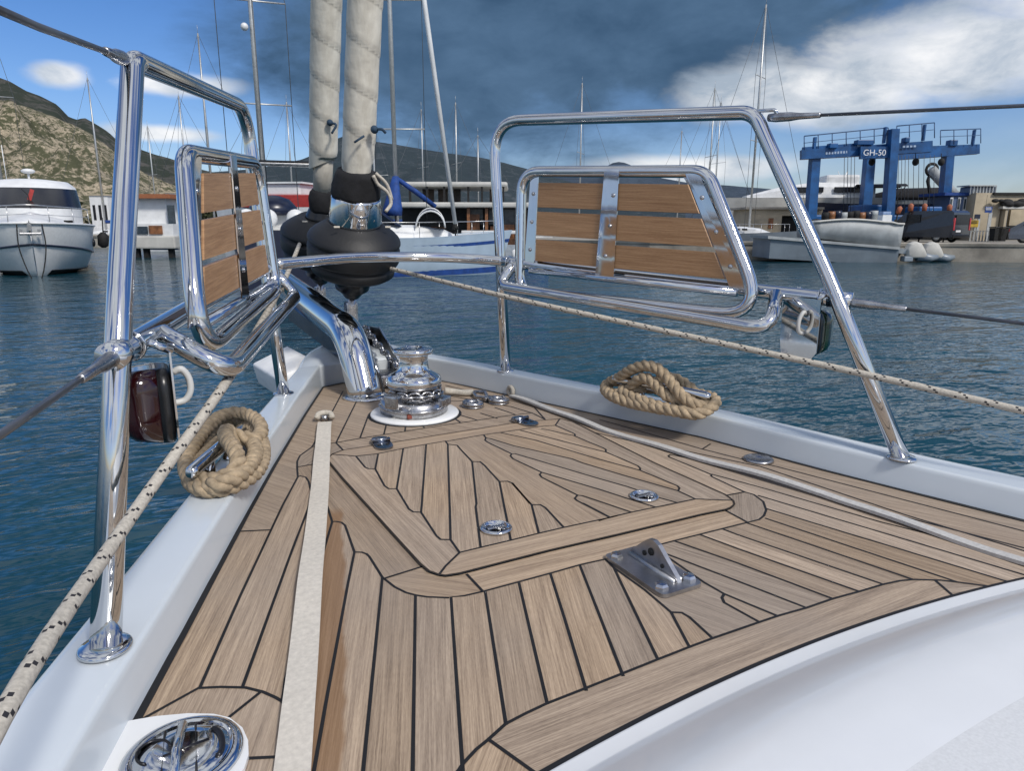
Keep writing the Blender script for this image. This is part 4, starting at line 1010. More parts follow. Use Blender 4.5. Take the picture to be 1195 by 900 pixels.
ridge('dark_mountain', [(180, 215), (230, 202), (270, 200), (300, 197), (330, 190), (350, 186), (372, 178), (385, 166), (398, 160), (410, 161), (430, 164), (450, 167), (475, 171), (500, 175), (525, 179), (560, 184), (590, 190), (620, 198), (650, 208), (690, 219), (740, 230), (800, 240)], 900, 1700, darkhill, 150, 40, 7, .006, shape=.8, seed=5)
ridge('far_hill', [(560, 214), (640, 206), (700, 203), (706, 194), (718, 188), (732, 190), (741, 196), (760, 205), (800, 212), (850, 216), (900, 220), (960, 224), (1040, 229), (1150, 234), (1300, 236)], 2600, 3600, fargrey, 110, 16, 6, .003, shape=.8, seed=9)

# shoreline scrub below the rocky hill (one uncountable mass)
scrubm = lmat('shore_scrub', (.05, .06, .022), .9, var=.4, scale=1.5)
m = MB(); rnd = random.Random(4)
for i in range(520):
    px = rnd.uniform(-60, 300); D = rnd.uniform(88, 120); z = QZ+max(0, D-95)*.10; c = hpt(xat(px, D), D, z); r = rnd.uniform(.4, 1.3)
    for k in range(7):
        q = c+V3((rnd.gauss(0, r*.6), rnd.gauss(0, r*.6), abs(rnd.gauss(.4, .5))*r)); a = V3((rnd.gauss(0, 1), rnd.gauss(0, 1), rnd.gauss(0, 1))).normalized(); b_ = a.cross(V3((rnd.random(), rnd.random(), 1))).normalized(); s_ = r*rnd.uniform(.25, .5)
        m.add([q+a*s_, q+b_*s_, q-a*s_, q-b_*s_], [(0, 1, 2, 3)])
tag(m.build('scrub', scrubm), 'low green scrub along the foot of the rocky hill', 'scrub', kind='stuff')
# houses at the foot of the hill
for k, (x0, x1, y0, y1, D) in enumerate([(108, 131, 229, 243, 84), (196, 214, 226, 243, 86)]):
    s = Spot((x0+x1)/2, D, QZ); t = s.thing('white_house', ['small white flat-roofed house right of the motor yacht bow', 'white house under the hill beside the left seat'][k], 'house', 'houses at the foot of the hill')
    a = s.P(x0, y0); b = s.P(x1, y1); w = b.x-a.x; h = a.z
    m = MB(); m.box((0, 2, h/2), (w, 4, h)); m.build('wall', white, t); m = MB(); m.box((0, 2, h+.08), (w+.3, 4.3, .16)); m.build('roof', beige, t)
    for q in (-.3, 0.02, .32): m = MB(); m.box((q*w, -.01, h*.55), (w*.14, .06, h*.4)); m.build('window', darkglass, t)

# ---- motor yacht on the left, bow towards us
s = Spot(43, 28.5); t = s.thing('motor_yacht', 'white motor yacht bow on with black wraparound windscreen at the far left', 'motor yacht', rz=radians(32))
k = lambda y: zat(y, 28.5)-SEA
deckz = k(264); B = 2.35
m = MB(); rings = []
for i in range(25):
    q = i/24; y = 12.0*q; w = B*min(1, (1-(1-min(1, q/.42))**2.4))**.75+.03; zs = deckz*(1+.06*max(0, 1-q*3)); wc = w*(.93 if q > .15 else .70+1.53*q); zc = deckz*(.60-.22*min(1, q*3.2)); yk = y
    r = []
    for sgn, pts in ((-1, [(w, zs), (w*.985, zs*.93), (w*.96, zs*.8), (wc, zc+.06), (wc*.97, zc), (wc*.86, zc*.20), (.0, -.35)]), (1, [(wc*.86, zc*.20), (wc*.97, zc), (wc, zc+.06), (w*.96, zs*.8), (w*.985, zs*.93), (w, zs)])):
        for x, z in pts: r.append(V3((sgn*x, y-(-.8*(1-z/deckz)*max(0, 1-q*1.4)), z)))
    rings.append(r)
m.loft(rings, closed=False, caps=False); m.build('hull', lmat('bright_white_hull', (.84, .84, .82), .3, var=.04), t)
m = MB(); dv = []
for r in rings: dv += [r[0]-V3((0, 0, .05)), V3((0, r[0].y, r[0].z+.10+.42*min(1, r[0].y/2.5))), r[-1]-V3((0, 0, .05))]
m.add(dv, [(3*i+a, 3*i+a+1, 3*i+4+a, 3*i+3+a) for i in range(24) for a in (0, 1)], 0, True); m.build('foredeck', white, t)
m = MB()
for side in (2, 10):   # dark knuckle line and rub rail
    m.tube([r[3 if side == 2 else 9]+V3((0, -.02, .0)) for r in rings[:20]], .045, 6)
m.build('chine_line', navy, t)
m = MB()
for a, b in ((0, 0), (12, 12)): m.tube([r[a]+V3((0, -.01, -.03)) for r in rings[:20]], .05, 6)
m.build('rub_rail', white, t)
m = MB(); vs = []
for r in rings[1:22]: vs += [r[5]*1.01+V3((0, -.02, -.02)), r[6]+V3((0, -.03, -.03)), r[7]*1.01+V3((0, -.02, -.02))]
m.add(vs, [(3*i+a, 3*i+a+1, 3*i+4+a, 3*i+3+a) for i in range(20) for a in (0, 1)], 0, True)
m.build('antifouling', rubber, t)
m = MB()
for sg in (-1, 1):
    m.tube([V3((sg*.25, 1.15, .35)), V3((sg*.9, 1.75, .62)), V3((sg*1.55, 3.4, .82))], .035, 6); m.tube([V3((sg*.3, 1.25, .18)), V3((sg*.8, 1.75, .32)), V3((sg*1.3, 2.8, .42))], .03, 6)
m.build('spray_rail', white, t)
ch = lambda y: k(y)
zb, zt, zr = ch(246)+.15, ch(221)+.30, ch(213)+.42
def arc(w, y0, dep, z, n=17): return [V3((w*sin(a), y0+dep*(1-cos(a)), z)) for a in [(-1+2*j/(n-1))*1.45 for j in range(n)]]
m = MB(); m.loft([arc(2.0, 4.6, 2.6, zb-.9), arc(2.02, 4.6, 2.6, zb)], closed=False, caps=False); m.loft([arc(1.92, 6.3, 2.2, zt), arc(1.88, 6.5, 2.2, zt+.12), arc(1.6, 7.0, 2.0, zr), arc(.9, 7.6, 1.6, zr+.08), arc(.05, 8.3, .6, zr+.08)], closed=False, caps=False); m.build('cabin', white, t)
m = MB(); m.loft([arc(2.02, 4.62, 2.6, zb), arc(1.98, 5.4, 2.4, (zb+zt)/2), arc(1.92, 6.3, 2.2, zt)], closed=False, caps=False); m.build('windscreen', darkglass, t)
m = MB(); m.tube([V3((.0, 4.55, zb+.02)), V3((-.05, 5.1, (zb+zt)/2+.1)), V3((-.28, 5.45, zt-.1))], .02, 5); m.box((.05, 5.2, (zb+zt)/2+.12), (.16, .02, .5), 1, M=Matrix.Rotation(.35, 3, 'Y')); m.build('wiper', [rubber, redpaint], t)
m = MB(); pr = []
for j in range(21):
    a = (-1+2*j/20); q = abs(a); yy = .15+ (q**2.2)*4.6; w = B*(1-(1-min(1, yy/12/.42))**2.4)**.75*.93; pr.append(V3((math.copysign(w, a) if q > .02 else 0, yy, deckz+.80-.12*q)))
m.tube(pr, .022, 6); m.tube([p-V3((0, 0, .36)) for p in pr], .012, 5)
for j in (1, 4, 7, 13, 16, 19): m.tube([pr[j], V3((pr[j].x*1.02, pr[j].y-.1, deckz+.02))], .018, 5)
m.build('bow_rail', steelrod, t)
m = MB(); m.box((0, 2.4, deckz+.22), (1.3, 1.2, .10), bev=.03); m.build('deck_pad', lmat('slate_cushion', (.10, .12, .16), .8), t)
for sg in (-1, 1):
    m = MB(); m.tube([V3((sg*1.35-.16, 1.7, deckz+.16)), V3((sg*1.35+.16, 1.75, deckz+.16))], .05, 8); m.tube([V3((sg*1.35, 1.7, deckz+.16)), V3((sg*1.35, 1.7, deckz-.02))], .05, 8); m.build('cleat', rubber, t)
    m = MB(); p = rings[8][9 if sg > 0 else 3]+V3((0, 0, .42)); m.ball(p+V3((sg*.06, -.05, 0)), .17, (.5, 1, 1.15)); m.build('porthole', darkglass, t)
m = MB(); m.box((0, -.06, deckz-.05), (.14, .3, .3)); m.box((0, -.1, deckz-.33), (.75, .12, .10), bev=.03); m.box((-.3, -.08, deckz-.25), (.12, .1, .2)); m.box((.3, -.08, deckz-.25), (.12, .1, .2)); m.build('anchor', steel, t)
for sg in (-1, 1):
    m = MB(); m.tube(spline([V3((sg*.42, .15, deckz+.05)), V3((sg*.45, -.05, deckz*.6)), V3((sg*.30, -.25, deckz*.2)), V3((sg*.1, -.5, -.2))], 6), .025, 5); m.build('mooring_line', rubber, t)
m = MB(); m.tube([V3((0, 8, zr)), V3((0, 8, zr+.35))], .05, 6); m.ball((0, 8, zr+.45), .3, (1, 1, .4)); m.tube([V3((-.9, 8, zr)), V3((-.9, 8, zr+1.6))], .02, 5); m.build('radar', white, t)

# tyre fender and rock by the motor yacht
s = Spot(120, 34); m = MB(); c = s.P(121, 282)+s.loc*0; m = MB()
t = s.thing('hanging_fender', 'big dark rubber fender hanging beside the motor yacht bow', 'fender')
m.tube([s.P(120, 272), s.P(120, 276), s.P(120.5, 287), s.P(121, 290)], [.10, .24, .24, .08], 14); m.build('body', rubber, t); m = MB(); m.tube([s.P(120, 273), s.P(119, 255)], .03, 5); m.build('rope', rubber, t)

# white wooden boat with orange roof behind the left hoop
s = Spot(180, 45); t = s.thing('wooden_boat', 'white wooden boat with plank cabin and orange roof seen behind the left hoop', 'boat')
m = MB(); s.pbox(m, 152, 203, 276, 291, 45, 6, bev=.1); m.build('hull', offwhite, t)
m = MB(); s.pbox(m, 155, 192, 231, 264, 46, 4.0); s.pbox(m, 153, 201, 262, 277, 45.2, 5); m.build('cabin', white, t)
m = MB(); s.pbox(m, 152, 197, 227, 232, 45.4, 5); m.build('roof', lmat('orange_roof', (.33, .12, .05), .7), t)
m = MB(); s.pbox(m, 174, 188, 264, 274, 45.1, .1); m.build('door', wood, t)
m = MB(); s.pbox(m, 159, 171, 265, 274, 45.1, .1); m.build('window', glass, t)
for x in (157, 168, 197): m = MB(); s.pbox(m, x, x+4, 290, 304, 45.3, .3); m.build('pile', rubber, t)
m = MB(); s.pbox(m, 197, 202, 240, 268, 45.6, .1); m.build('side_screen', glass, t)

# red and white boat and dark blue stern left of the furlers
s = Spot(342, 44); t = s.thing('fishing_boat', 'red and white boat with windowed wheelhouse between left seat and furlers', 'boat', rz=radians(80))
m = MB(); r_ = hull(m, 9, 3.2, zat(243, 44)-SEA, mi=0, mtop=1); m.build('hull', [white, offwhite], t)
tz = zat(243, 44)-SEA; th = zat(229, 44)-SEA; tt = zat(216, 44)-SEA
m = MB(); m.box((0, -.2, (tz+th)/2), (2.9, 5.2, th-tz), bev=.05); m.build('red_coaming', redpaint, t)
m = MB(); m.box((0, .3, (th+tt)/2), (2.3, 3.2, tt-th), bev=.08); m.box((0, .3, tt+.05), (2.6, 3.6, .1)); m.build('wheelhouse', white, t)
for q in (-1.1, -.1, .9): m = MB(); m.box((1.16, .3+q, (th+tt)/2), (.04, .8, (tt-th)*.6)); m.build('window', glass, t)
s = Spot(325, 26); t = s.thing('sailing_boat', 'sailing yacht with navy stern, steel arch and dark dome between left seat and furlers', 'sailing boat', 'sailing boats with bare masts', rz=radians(20))
hz = zat(268, 26)-SEA
m = MB(); r_ = hull(m, 10, 3.0, hz, mi=0, mtop=1, stern=.9); stripe(m, r_, .55, .68, 1); m.build('hull', [navy, white], t)
m = MB(); m.box((0, -2.2, hz+.28), (1.7, 3.2, .6), bev=.12); m.build('cabin', white, t)
m = MB(); m.lathe([(.75, 0), (.72, .25), (.5, .5), (.2, .6), (.0001, .62)], (-.1, -3.4, hz+.45), n=18); m.build('sprayhood', navy, t)
a0 = zat(203, 26)-SEA
for yy in (-4.6, -3.9):
    m = MB(); m.tube(fillet([V3((-1.25, yy, hz)), V3((-1.25, yy, a0)), V3((1.3, yy, a0)), V3((1.3, yy, hz))], .25, 6), .035, 8); m.build('arch', steelrod, t)
m = MB(); m.box((.0, -4.25, a0+.06), (2.5, .8, .05)); m.build('solar_panel', darkglass, t)
for q in (-.9, -.3, .5): m = MB(); m.ball((q, -4.4, hz+.35), .28, (1, .7, 1)); m.build('fender', white, t)
mast_parts(t, V3((-.25, .5, hz)), zat(-190, 26)-SEA-hz, 1.15, (.35, .62), .085, 4.5, 5)
m = MB(); m.ball((-.5, .35, hz+zat(30, 26)-SEA-hz), .13); m.build('radar_dome', white, t)

# sailing yacht with the blue mast cover and furled jib
s = Spot(478, 30); t = s.thing('sailing_boat', 'pale blue hulled sailing yacht with royal blue mast cover and white furled jib', 'sailing boat', 'sailing boats with bare masts', rz=radians(-62))
hz = zat(277, 30)-SEA
m = MB(); r_ = hull(m, 8.4, 2.9, hz, mi=0, mtop=1, rake=.7); stripe(m, r_, .02, .16, 2); stripe(m, r_, .72, .80, 2); m.build('hull', [bluehull, white, royal], t)
m = MB(); m.loft([[V3((x*w, y, hz+h*z_)) for x, z_ in ((-1, -.05), (-.85, .8), (-.5, 1), (.5, 1), (.85, .8), (1, -.05))] for y, w, h in ((-1.6, 1.0, .5), (0, .9, .5), (1.4, .7, .35), (2.0, .4, .1))], smooth=False); m.build('cabin', white, t)
m = MB(); m.box((.0, 1.1, hz+.40), (.8, .9, .06), bev=.02); m.build('hatch', wood, t)
m = MB(); m.loft([[V3((.95*sin(a), -1.7+(.0 if q else .9)+.4*cos(a), hz+.45+.65*q)) for a in [-1.5+3*j/10 for j in range(11)]] for q in (0, 1)], closed=False, caps=False); m.build('sprayhood', navy, t)
ML = Matrix.Rotation(radians(62), 3, 'Z')
hd_ = [[ML @ (s.P(502+17*cos(a), 266-23*sin(a)*k_, 29.2+dd)) for a in [pi*j/12 for j in range(13)]] for dd, k_ in ((0, .85), (.5, 1), (1.6, .95))]
m = MB(); m.loft(hd_, closed=False, caps=False); m.build('spray_canopy', navy, t)
m = MB(); m.tube(hd_[0], .035, 6); m.tube(hd_[1], .03, 6); m.build('canopy_frame', white, t)
m = MB(); m.tube(fillet([V3((-1.1, -3.2, hz)), V3((-1.1, -3.2, hz+1.7)), V3((1.1, -3.2, hz+1.7)), V3((1.1, -3.2, hz))], .3, 6), .03, 6); m.build('stern_frame', steelrod, t)
m = MB()
for sg in (-1, 1): m.tube([V3((sg*1.2, -3.2, hz+.6)), V3((sg*1.3, 0, hz+.6)), V3((sg*.7, 3, hz+.65)), V3((0, 4.3, hz+.7))], .016, 5); [m.tube([V3((sg*x, y, hz+.6)), V3((sg*x, y, hz))], .014, 5) for x, y in ((1.25, -1.5), (1.3, 0), (1.0, 1.8), (.6, 3.2))]
m.build('guard_rail', steelrod, t)
mb_ = s.P(463, 262); ML = Matrix.Rotation(radians(62), 3, 'Z'); q_ = ML @ V3((mb_.x, 0, 0)); mx = V3((q_.x, q_.y, hz))
mh = zat(-260, 30)-SEA-hz
mast_parts(t, mx, mh, 1.25, (.26, .55), .095, .01, 5, radians(62))
m = MB(); zt_, zb_ = zat(206, 30)-SEA, zat(252, 30)-SEA
m.loft([[mx*1+V3((0, 0, z-hz))+V3((cos(a)*w+dx*.46, sin(a)*w*.7+dx*-.88, 0)) for a in [2*pi*j/14 for j in range(14)]] for z, w, dx in ((zt_, .17, 0), (zt_-.25, .25, .05), ((zt_+zb_)/2, .40, .15), (zb_+.25, .56, .24), (zb_, .52, .24))]); m.build('mast_cover', royal, t)
m = MB(); bd = ML @ V3((1.0, .4, 0)); e0 = mx+V3((0, 0, zt_-hz-.05)); e1 = mx+bd*1.55+V3((0, 0, zat(241, 30)-SEA-hz)); m.tube([e0, e0.lerp(e1, .5)+V3((0, 0, .03)), e1], [.09, .11, .10], 10); m.build('boom_cover', royal, t)
j0 = ML @ s.P(531, 262); j1 = mx+V3((0, 0, mh*.97)); jt = ML @ V3((s.P(494, 0).x, 0, s.P(494, 0).z)); m = MB(); m.tube([j0+V3((0, 0, .0)), jt, jt*2-j0], [.085, .10, .085], 12); m.build('furled_jib', white, t)
m = MB(); m.lathe([(.12, 0), (.14, .1), (.08, .25)], j0-V3((0, 0, .22)), n=14); m.tube([j0, V3((j0.x, j0.y, hz))], .03, 6); m.build('furler_drum', rubber, t)

# long roofed tour boat behind it
s = Spot(540, 36); t = s.thing('tour_boat', 'wooden tour boat with long white canopy roof and dark open cabin', 'tour boat')
m = MB(); s.pbox(m, 468, 592, 212, 218, 36, 5, bev=.12); m.build('canopy', offwhite, t)
m = MB(); s.pbox(m, 464, 626, 236, 242, 35.6, 6, bev=.08); m.build('roof', offwhite, t)
for x0_, x1_ in ((493, 506), (511, 522), (529, 537), (571, 578)): m = MB(); s.pbox(m, x0_, x1_, 220, 236, 38.5, .1); m.build('back_screen', lmat('tinted_panel', (.13, .085, .06), .4, var=.4, scale=1.2), t)
for x0_, x1_ in ((546, 563), (570, 584), (588, 601)): m = MB(); s.pbox(m, x0_, x1_, 244, 262, 36.9, .05); m.build('window', lmat('cloudy_window', (.10, .11, .12), .25, var=.5, scale=1.5), t)
for x in (477, 497, 517, 545, 561, 586): m = MB(); s.pbox(m, x, x+2, 217, 238, 36.1, .08); m.build('post', darkint, t)
m = MB(); s.pbox(m, 470, 618, 242, 287, 37, 3.0); m.build('cabin', darkint, t)
for x in (545, 566, 604, 621): m = MB(); s.pbox(m, x, x+3, 241, 286, 35.9, .10); m.build('post', wood, t)
for q in ((549, 559, 250, 268), (572, 580, 264, 284), (586, 600, 262, 284), (606, 614, 246, 284)): m = MB(); s.pbox(m, q[0], q[1], q[2], q[3], 36.5, .2); m.build('cabin_panel', wood, t)
m = MB(); s.pbox(m, 540, 612, 278, 287, 36.2, .3); s.pbox(m, 548, 566, 270, 280, 36.4, .3); m.build('bench', wood, t)
m = MB(); s.pbox(m, 538, 610, 269, 273, 35.7, .18, bev=.04); m.build('side_rail', white, t)
m = MB(); r_ = None; a, b_ = s.P(462, 318, 35.5), s.P(640, 286, 35.5)
m.loft([[V3((x, y, z)) for x, y, z in ((a.x+(.7 if f else 0), -.5-o, zz), (b_.x, -.5-o, zz), (b_.x, 5, zz), (a.x, 5, zz))] for f, o, zz in ((0, 0, -.3), (0, .05, .6), (0, .12, b_.z))], smooth=False); m.build('hull', lmat('pale_hull', (.42, .47, .52), .4, var=.1), t)
m = MB(); s.pbox(m, 462, 640, 304, 320, 34.7, .05); m.build('boot_stripe', royal, t)
for x in (575, 600): m = MB(); m.lathe([(.02, 0), (.14, .06), (.14, .5), (.02, .58)], s.P(x, 305, 34.7), n=12); m.build('fender', white, t)

# distant bare-masted boats
for px, D, yt, lab, kw in [
  (14, 46, -40, 'sailing boat with tall mast rising behind the motor yacht at far left', dict(rz=.5, L=12)),
  (3, 60, 140, 'sailing boat with a short mast at the left picture edge', dict(rz=1.2)),
  (133, 74, 92, 'sailing boat mast seen just left of the left hoop post', dict(rz=2.0)),
  (191, 84, 148, 'small distant mast right of the left hoop post', dict(rz=2.4, L=9)),
  (233, 62, 112, 'sailing boat mast seen through the left hoop', dict(rz=1.6)),
  (262, 58, 40, 'sailing boat mast just right of the left hoop top', dict(rz=1.9)),
  (352, 66, 120, 'sailing boat mast left of the second furled sail', dict(rz=2.2)),
  (445, 58, 145, 'short mast between the nearest furled sail and the blue mast cover', dict(rz=2.7)),
  (540, 70, 120, 'distant mast right of the white furled jib', dict(rz=2.0)),
  (303, 55, 150, 'thin mast just right of the left seat top', dict(rz=2.3, r=.05)),
  (502, 64, 128, 'thin mast between the blue mast cover and the white furled jib', dict(rz=2.1, r=.055)),
  (566, 60, 158, 'short mast just left of the right hoop front post', dict(rz=1.8, r=.055)),
  (681, 72, 96, 'sailing boat mast above the right seat seen through the right hoop', dict(rz=1.2)),
  (794, 84, 152, 'short distant mast above the right end of the right seat', dict(rz=1.4)),
  (829, 66, 102, 'left one of two close masts right of the right seat', dict(rz=1.7)),
  (836, 68, 118, 'thinner right one of two close masts right of the right seat', dict(rz=1.9, r=.05))]:
    sailboat(px, D, yt, lab, **kw)
s, t = sailboat(864, 49, 6, 'grey hulled sailing boat with the tallest mast right of the right seat', L=9, rz=-2.25, hullm=greyhull, boom=False, H=1.55, sp_h=(.42, .7), spread=.9)

# ---- work boat with two outboards in front of the quay
D = 41.5; s = Spot(970, D); t = s.thing('work_boat', 'grey work boat with high pale topsides and twin outboards at the quay', 'work boat')
def slab(m, x0, x1, yt0, yt1, yb0, yb1, D, dep, mi=0, lean=.15):
    P_ = [s.P(x0, yb0, D), s.P(x1, yb1, D), s.P(x1, yt1, D), s.P(x0, yt0, D)]
    for q in (2, 3): P_[q].y -= lean
    m.add([P_[0], P_[1], P_[2], P_[3]]+[p+V3((0, dep, 0)) for p in P_], [(0, 1, 2, 3), (5, 4, 7, 6), (3, 2, 6, 7), (4, 0, 3, 7), (1, 5, 6, 2), (4, 5, 1, 0)], mi)
m = MB(); slab(m, 897, 1046, 277, 290, 301, 309, D, 3.0, 0, .3); m.build('hull', greyhull, t)
m = MB(); slab(m, 896, 1050, 274.5, 287.5, 278, 290.5, D-.4, 3.2, 0, 0); m.build('gunwale', palegrey, t)
m = MB(); P0 = []
for k in range(15):
    f = k/14; px = 950+(1055-950)*f; P0.append((s.P(px, 258.5-3.2*sin(pi*min(1, f*1.25))+(2 if f > .9 else 0)*f, D-.1), s.P(px-(5 if k == 14 else 0), 277+12*f, D+.2)))
vs = [];
for a, b_ in P0: vs += [a, b_, b_+V3((0, 2.6, 0)), a+V3((0, 2.6, 0))]
m.add(vs, [(4*i+a, 4*i+(a+1) % 4, 4*i+4+(a+1) % 4, 4*i+4+a) for i in range(14) for a in range(4)]+[(0, 3, 2, 1), (56, 57, 58, 59)], 0, True); m.build('topsides', palegrey, t)
m = MB(); m.tube([a+V3((0, -.02, 0)) for a, _ in P0], .06, 6); m.build('capping', offwhite, t)
m = MB(); slab(m, 1044, 1068, 288, 291, 294, 297, D-.2, 2.4); m.build('swim_platform', white, t)
for k, x in enumerate((1056, 1076)):
    o = MB(); c0 = s.P(x, 298, D-.2+.9*k); h = .95; prof_ = [(.02, .0), (-.05, .45), (.12, .85), (.50, 1.0), (.90, .86), (1.22, .40), (1.40, .02), (1.25, -.16), (.30, -.14)]
    rg = []
    for dy, sc in ((-.32, .80), (-.24, .96), (0, 1.0), (.24, .96), (.32, .80)): rg.append([c0+V3((.70+(px_-.70)*sc, dy, .45+(z-.45)*sc)) for px_, z in fillet([(a, b_, 0) for a, b_ in prof_], .15, 3, True) for px_, z in [(px_, z)]] if False else [c0+V3((.60+(p.x-.70)*sc*.84, dy*.85, .38+(p.y-.45)*sc*.86)) for p in fillet([(a, b_, 0) for a, b_ in prof_], .15, 3, True)])
    o.loft(rg); ob = o.build('outboard_motor', offwhite, t)
    o = MB(); o.tube([c0+V3((.7, 0, 0)), c0+V3((1.5, 0, -.12)), c0+V3((1.9, 0, -.05))], [.28, .22, .12], 10); o.box(c0+V3((.1, 0, -.15)), (.5, .5, .3), bev=.05); o.build('leg', greyhull, ob)

# ---- travel lift
D = 50; s = Spot(1030, D, QZ); t = s.thing('travel_lift', 'blue four-legged travel lift gantry for boats on the quay', 'travel lift')
cols = [(948, 174, 262, 50.5, 10.5), (1011, 184, 262, 55.5, 11), (1039, 150, 262, 49.5, 10), (1103, 178, 262, 54.5, 10)]
for px, yt, yb, d, w in cols:
    m = MB(); a = s.P(px+3, yt, d); b_ = s.P(px-3, yb, d); w_ = w*d/FPX*.95/2
    m.loft([[V3((b_.x+x*w_, b_.y+y*.35, 0)) for x, y in ((-1, -1), (1, -1), (1, 1), (-1, 1))], [V3((a.x+x*w_*.9, a.y+y*.35, a.z)) for x, y in ((-1, -1), (1, -1), (1, 1), (-1, 1))]], smooth=False); m.build('column', liftblue, t)
def beam(x0, y0a, y0b, x1, y1a, y1b, D0, D1, dep=.7):
    m = MB(); p = [s.P(x0, y0b, D0), s.P(x1, y1b, D1), s.P(x1, y1a, D1), s.P(x0, y0a, D0)]
    m.add(p+[q+V3((.15, dep, 0)) for q in p], [(0, 1, 2, 3), (5, 4, 7, 6), (3, 2, 6, 7), (4, 0, 3, 7), (1, 5, 6, 2), (4, 5, 1, 0)]); m.build('beam', liftblue, t); return p
b1 = beam(935, 174, 185, 1088, 163, 176, 50, 49.8); b2 = beam(1040, 171, 186, 1143, 167, 178, 54, 54.2)
b3 = beam(1004, 170, 184, 1040, 170, 183, 49.4, 49.4, .6); beam(936, 171, 174, 1000, 166, 171, 50.1, 50.1, .5)
def railing(x0, y0, x1, y1, h0, h1, D, n):
    m = MB(); T = []
    for k in range(n+1):
        f = k/n; px = x0+(x1-x0)*f; yb = y0+(y1-y0)*f; yt = yb-(h0+(h1-h0)*f); a, b_ = s.P(px, yb, D), s.P(px, yt, D); T.append(b_); m.tube([a, b_], .035, 4)
    m.tube(T, .035, 4); m.tube([p-V3((0, 0, .45)) for p in T], .02, 4); m.build('railing', lmat('blue_rail', (.04, .09, .20), .5), t)
railing(938, 174, 1036, 165, 16, 17, 50, 6); railing(1046, 164, 1090, 160, 18, 18, 49.8, 3); railing(1097, 168, 1144, 166, 17, 17, 54, 3)
m = MB()
for px, yb, yt, d in ((951, 174, 159, 50), (1033, 166, 147, 49.6), (1079, 163, 144, 49.7), (1137, 168, 150, 54.1)): s.pbox(m, px-2, px+2, yt, yb, d, .3)
m.build('post', liftblue, t)
m = MB()
for x0, x1, y0, y1, d in ((968, 978, 166, 172, 49.7), (1000, 1020, 162, 168, 49.6), (1056, 1062, 159, 165, 49.6), (1108, 1118, 162, 169, 54)): s.pbox(m, x0, x1, y0, y1, d, .6, bev=.05)
m.build('winch', liftblue, t)
m = MB()
for px in (985, 989, 993, 997, 1045, 1048, 1052, 1056, 1060, 1066, 1072, 1078, 1085, 1090): m.tube([s.P(px, 180, 52), s.P(px-1, 250, 52)], .022, 4)
m.build('hoist_cable', wiremat, t)
for px in (1017, 1068, 1098): m = MB(); m.ball(s.P(px, 188, 51), .22, (1, 1, 1.2)); m.tube([s.P(px, 178, 51), s.P(px, 188, 51)], .03, 4); m.build('hook_block', rubber, t)
m = MB(); s.pbox(m, 940, 1120, 250, 258, 50.3, 1.0, bev=.1); s.pbox(m, 1005, 1030, 238, 252, 50.4, 2.2, bev=.1); s.pbox(m, 1072, 1100, 240, 250, 52, 2, bev=.1); m.build('lower_frame', liftblue, t)
for px, d in ((952, 50), (1008, 50), (1040, 49.6), (1098, 51)):
    m = MB(); c = s.P(px, 258, d); c.z = .75; m.torus(c+V3((0, 0, 0)), .50, .26, (0, 1, 0), 20, 10); m.lathe([(.3, -.1), (.3, .1)], c, (0, 1, 0), n=14, mi=1); m.build('wheel', [rubber, liftblue], t)
# lettering on the beam
def lettering(txt, p, size, mt, par, rz=0):
    cu = bpy.data.curves.new('lettering', 'FONT'); cu.body = txt; cu.size = size; cu.extrude = .01
    tmp = bpy.data.objects.new('tmp_text', cu); COL.objects.link(tmp); bpy.context.view_layer.update()
    me = bpy.data.meshes.new_from_object(tmp.evaluated_get(bpy.context.evaluated_depsgraph_get())); bpy.data.objects.remove(tmp)
    R = Matrix.Rotation(pi/2, 4, 'X'); me.transform(Matrix.Translation(p) @ Matrix.Rotation(rz, 4, 'Z') @ R); me.materials.clear(); me.materials.append(mt)
    o = bpy.data.objects.new('lettering', me); COL.objects.link(o); o.parent = par; return o
p = s.P(1006.5, 180.5, 49.3); lettering('GH-50', p, .55, lmat('white_lettering', (.75, .77, .8), .5), t)
m = MB()
for k in range(9): s.pbox(m, 963+k*3.4, 965.4+k*3.4, 176.6-k*.22, 179.4-k*.22, 49.93, .02)
for k in range(4): s.pbox(m, 1053+k*4.2, 1056+k*4.2, 169.0-k*.2, 171.2-k*.2, 49.7, .02)
m.build('lettering_plate', lmat('pale_lettering', (.35, .45, .6), .5), t)

# ---- van, car
D = 44.3; s = Spot(1109, D, QZ); t = s.thing('parked_van', 'dark grey panel van parked on the quay seen from its rear side', 'van', rz=0)
def vehicle(t, L, W_, prof_, mt, wheels, rw, base=.30, glassq=(), lights=()):
    m = MB(); rg = []
    for y, sc in ((0, .94), (.10, 1), (W_-.10, 1), (W_, .94)):
        rg.append([V3((x, y+(max(0, z-1.0)*.10 if y < W_/2 else -max(0, z-1.0)*.10), z)) for x, z in prof_])
    m.loft(rg, smooth=False); m.build('body', mt, t)
    for x in wheels:
        for y in (.12, W_-.12):
            m = MB(); m.torus((x, y, rw), rw*.72, rw*.28, (0, 1, 0), 22, 8); w = m.build('tyre', rubber, t)
            m = MB(); m.lathe([(rw*.58, -.08), (rw*.5, -.10), (rw*.15, -.06), (.001, -.06)], (x, y, rw), (0, 1, 0), n=18) if y > 1 else m.lathe([(rw*.58, .08), (rw*.58, -.08), (rw*.2, -.05), (.001, -.05)], (x, y, rw), (0, 1, 0), n=18); m.build('rim', alu, w)
vgrey = lmat('van_paint', (.03, .031, .036), .25, var=.1, coat=.6)
x0, x1 = s.P(1052, 270).x, s.P(1111, 270).x; Lv = 4.9; hx = 0
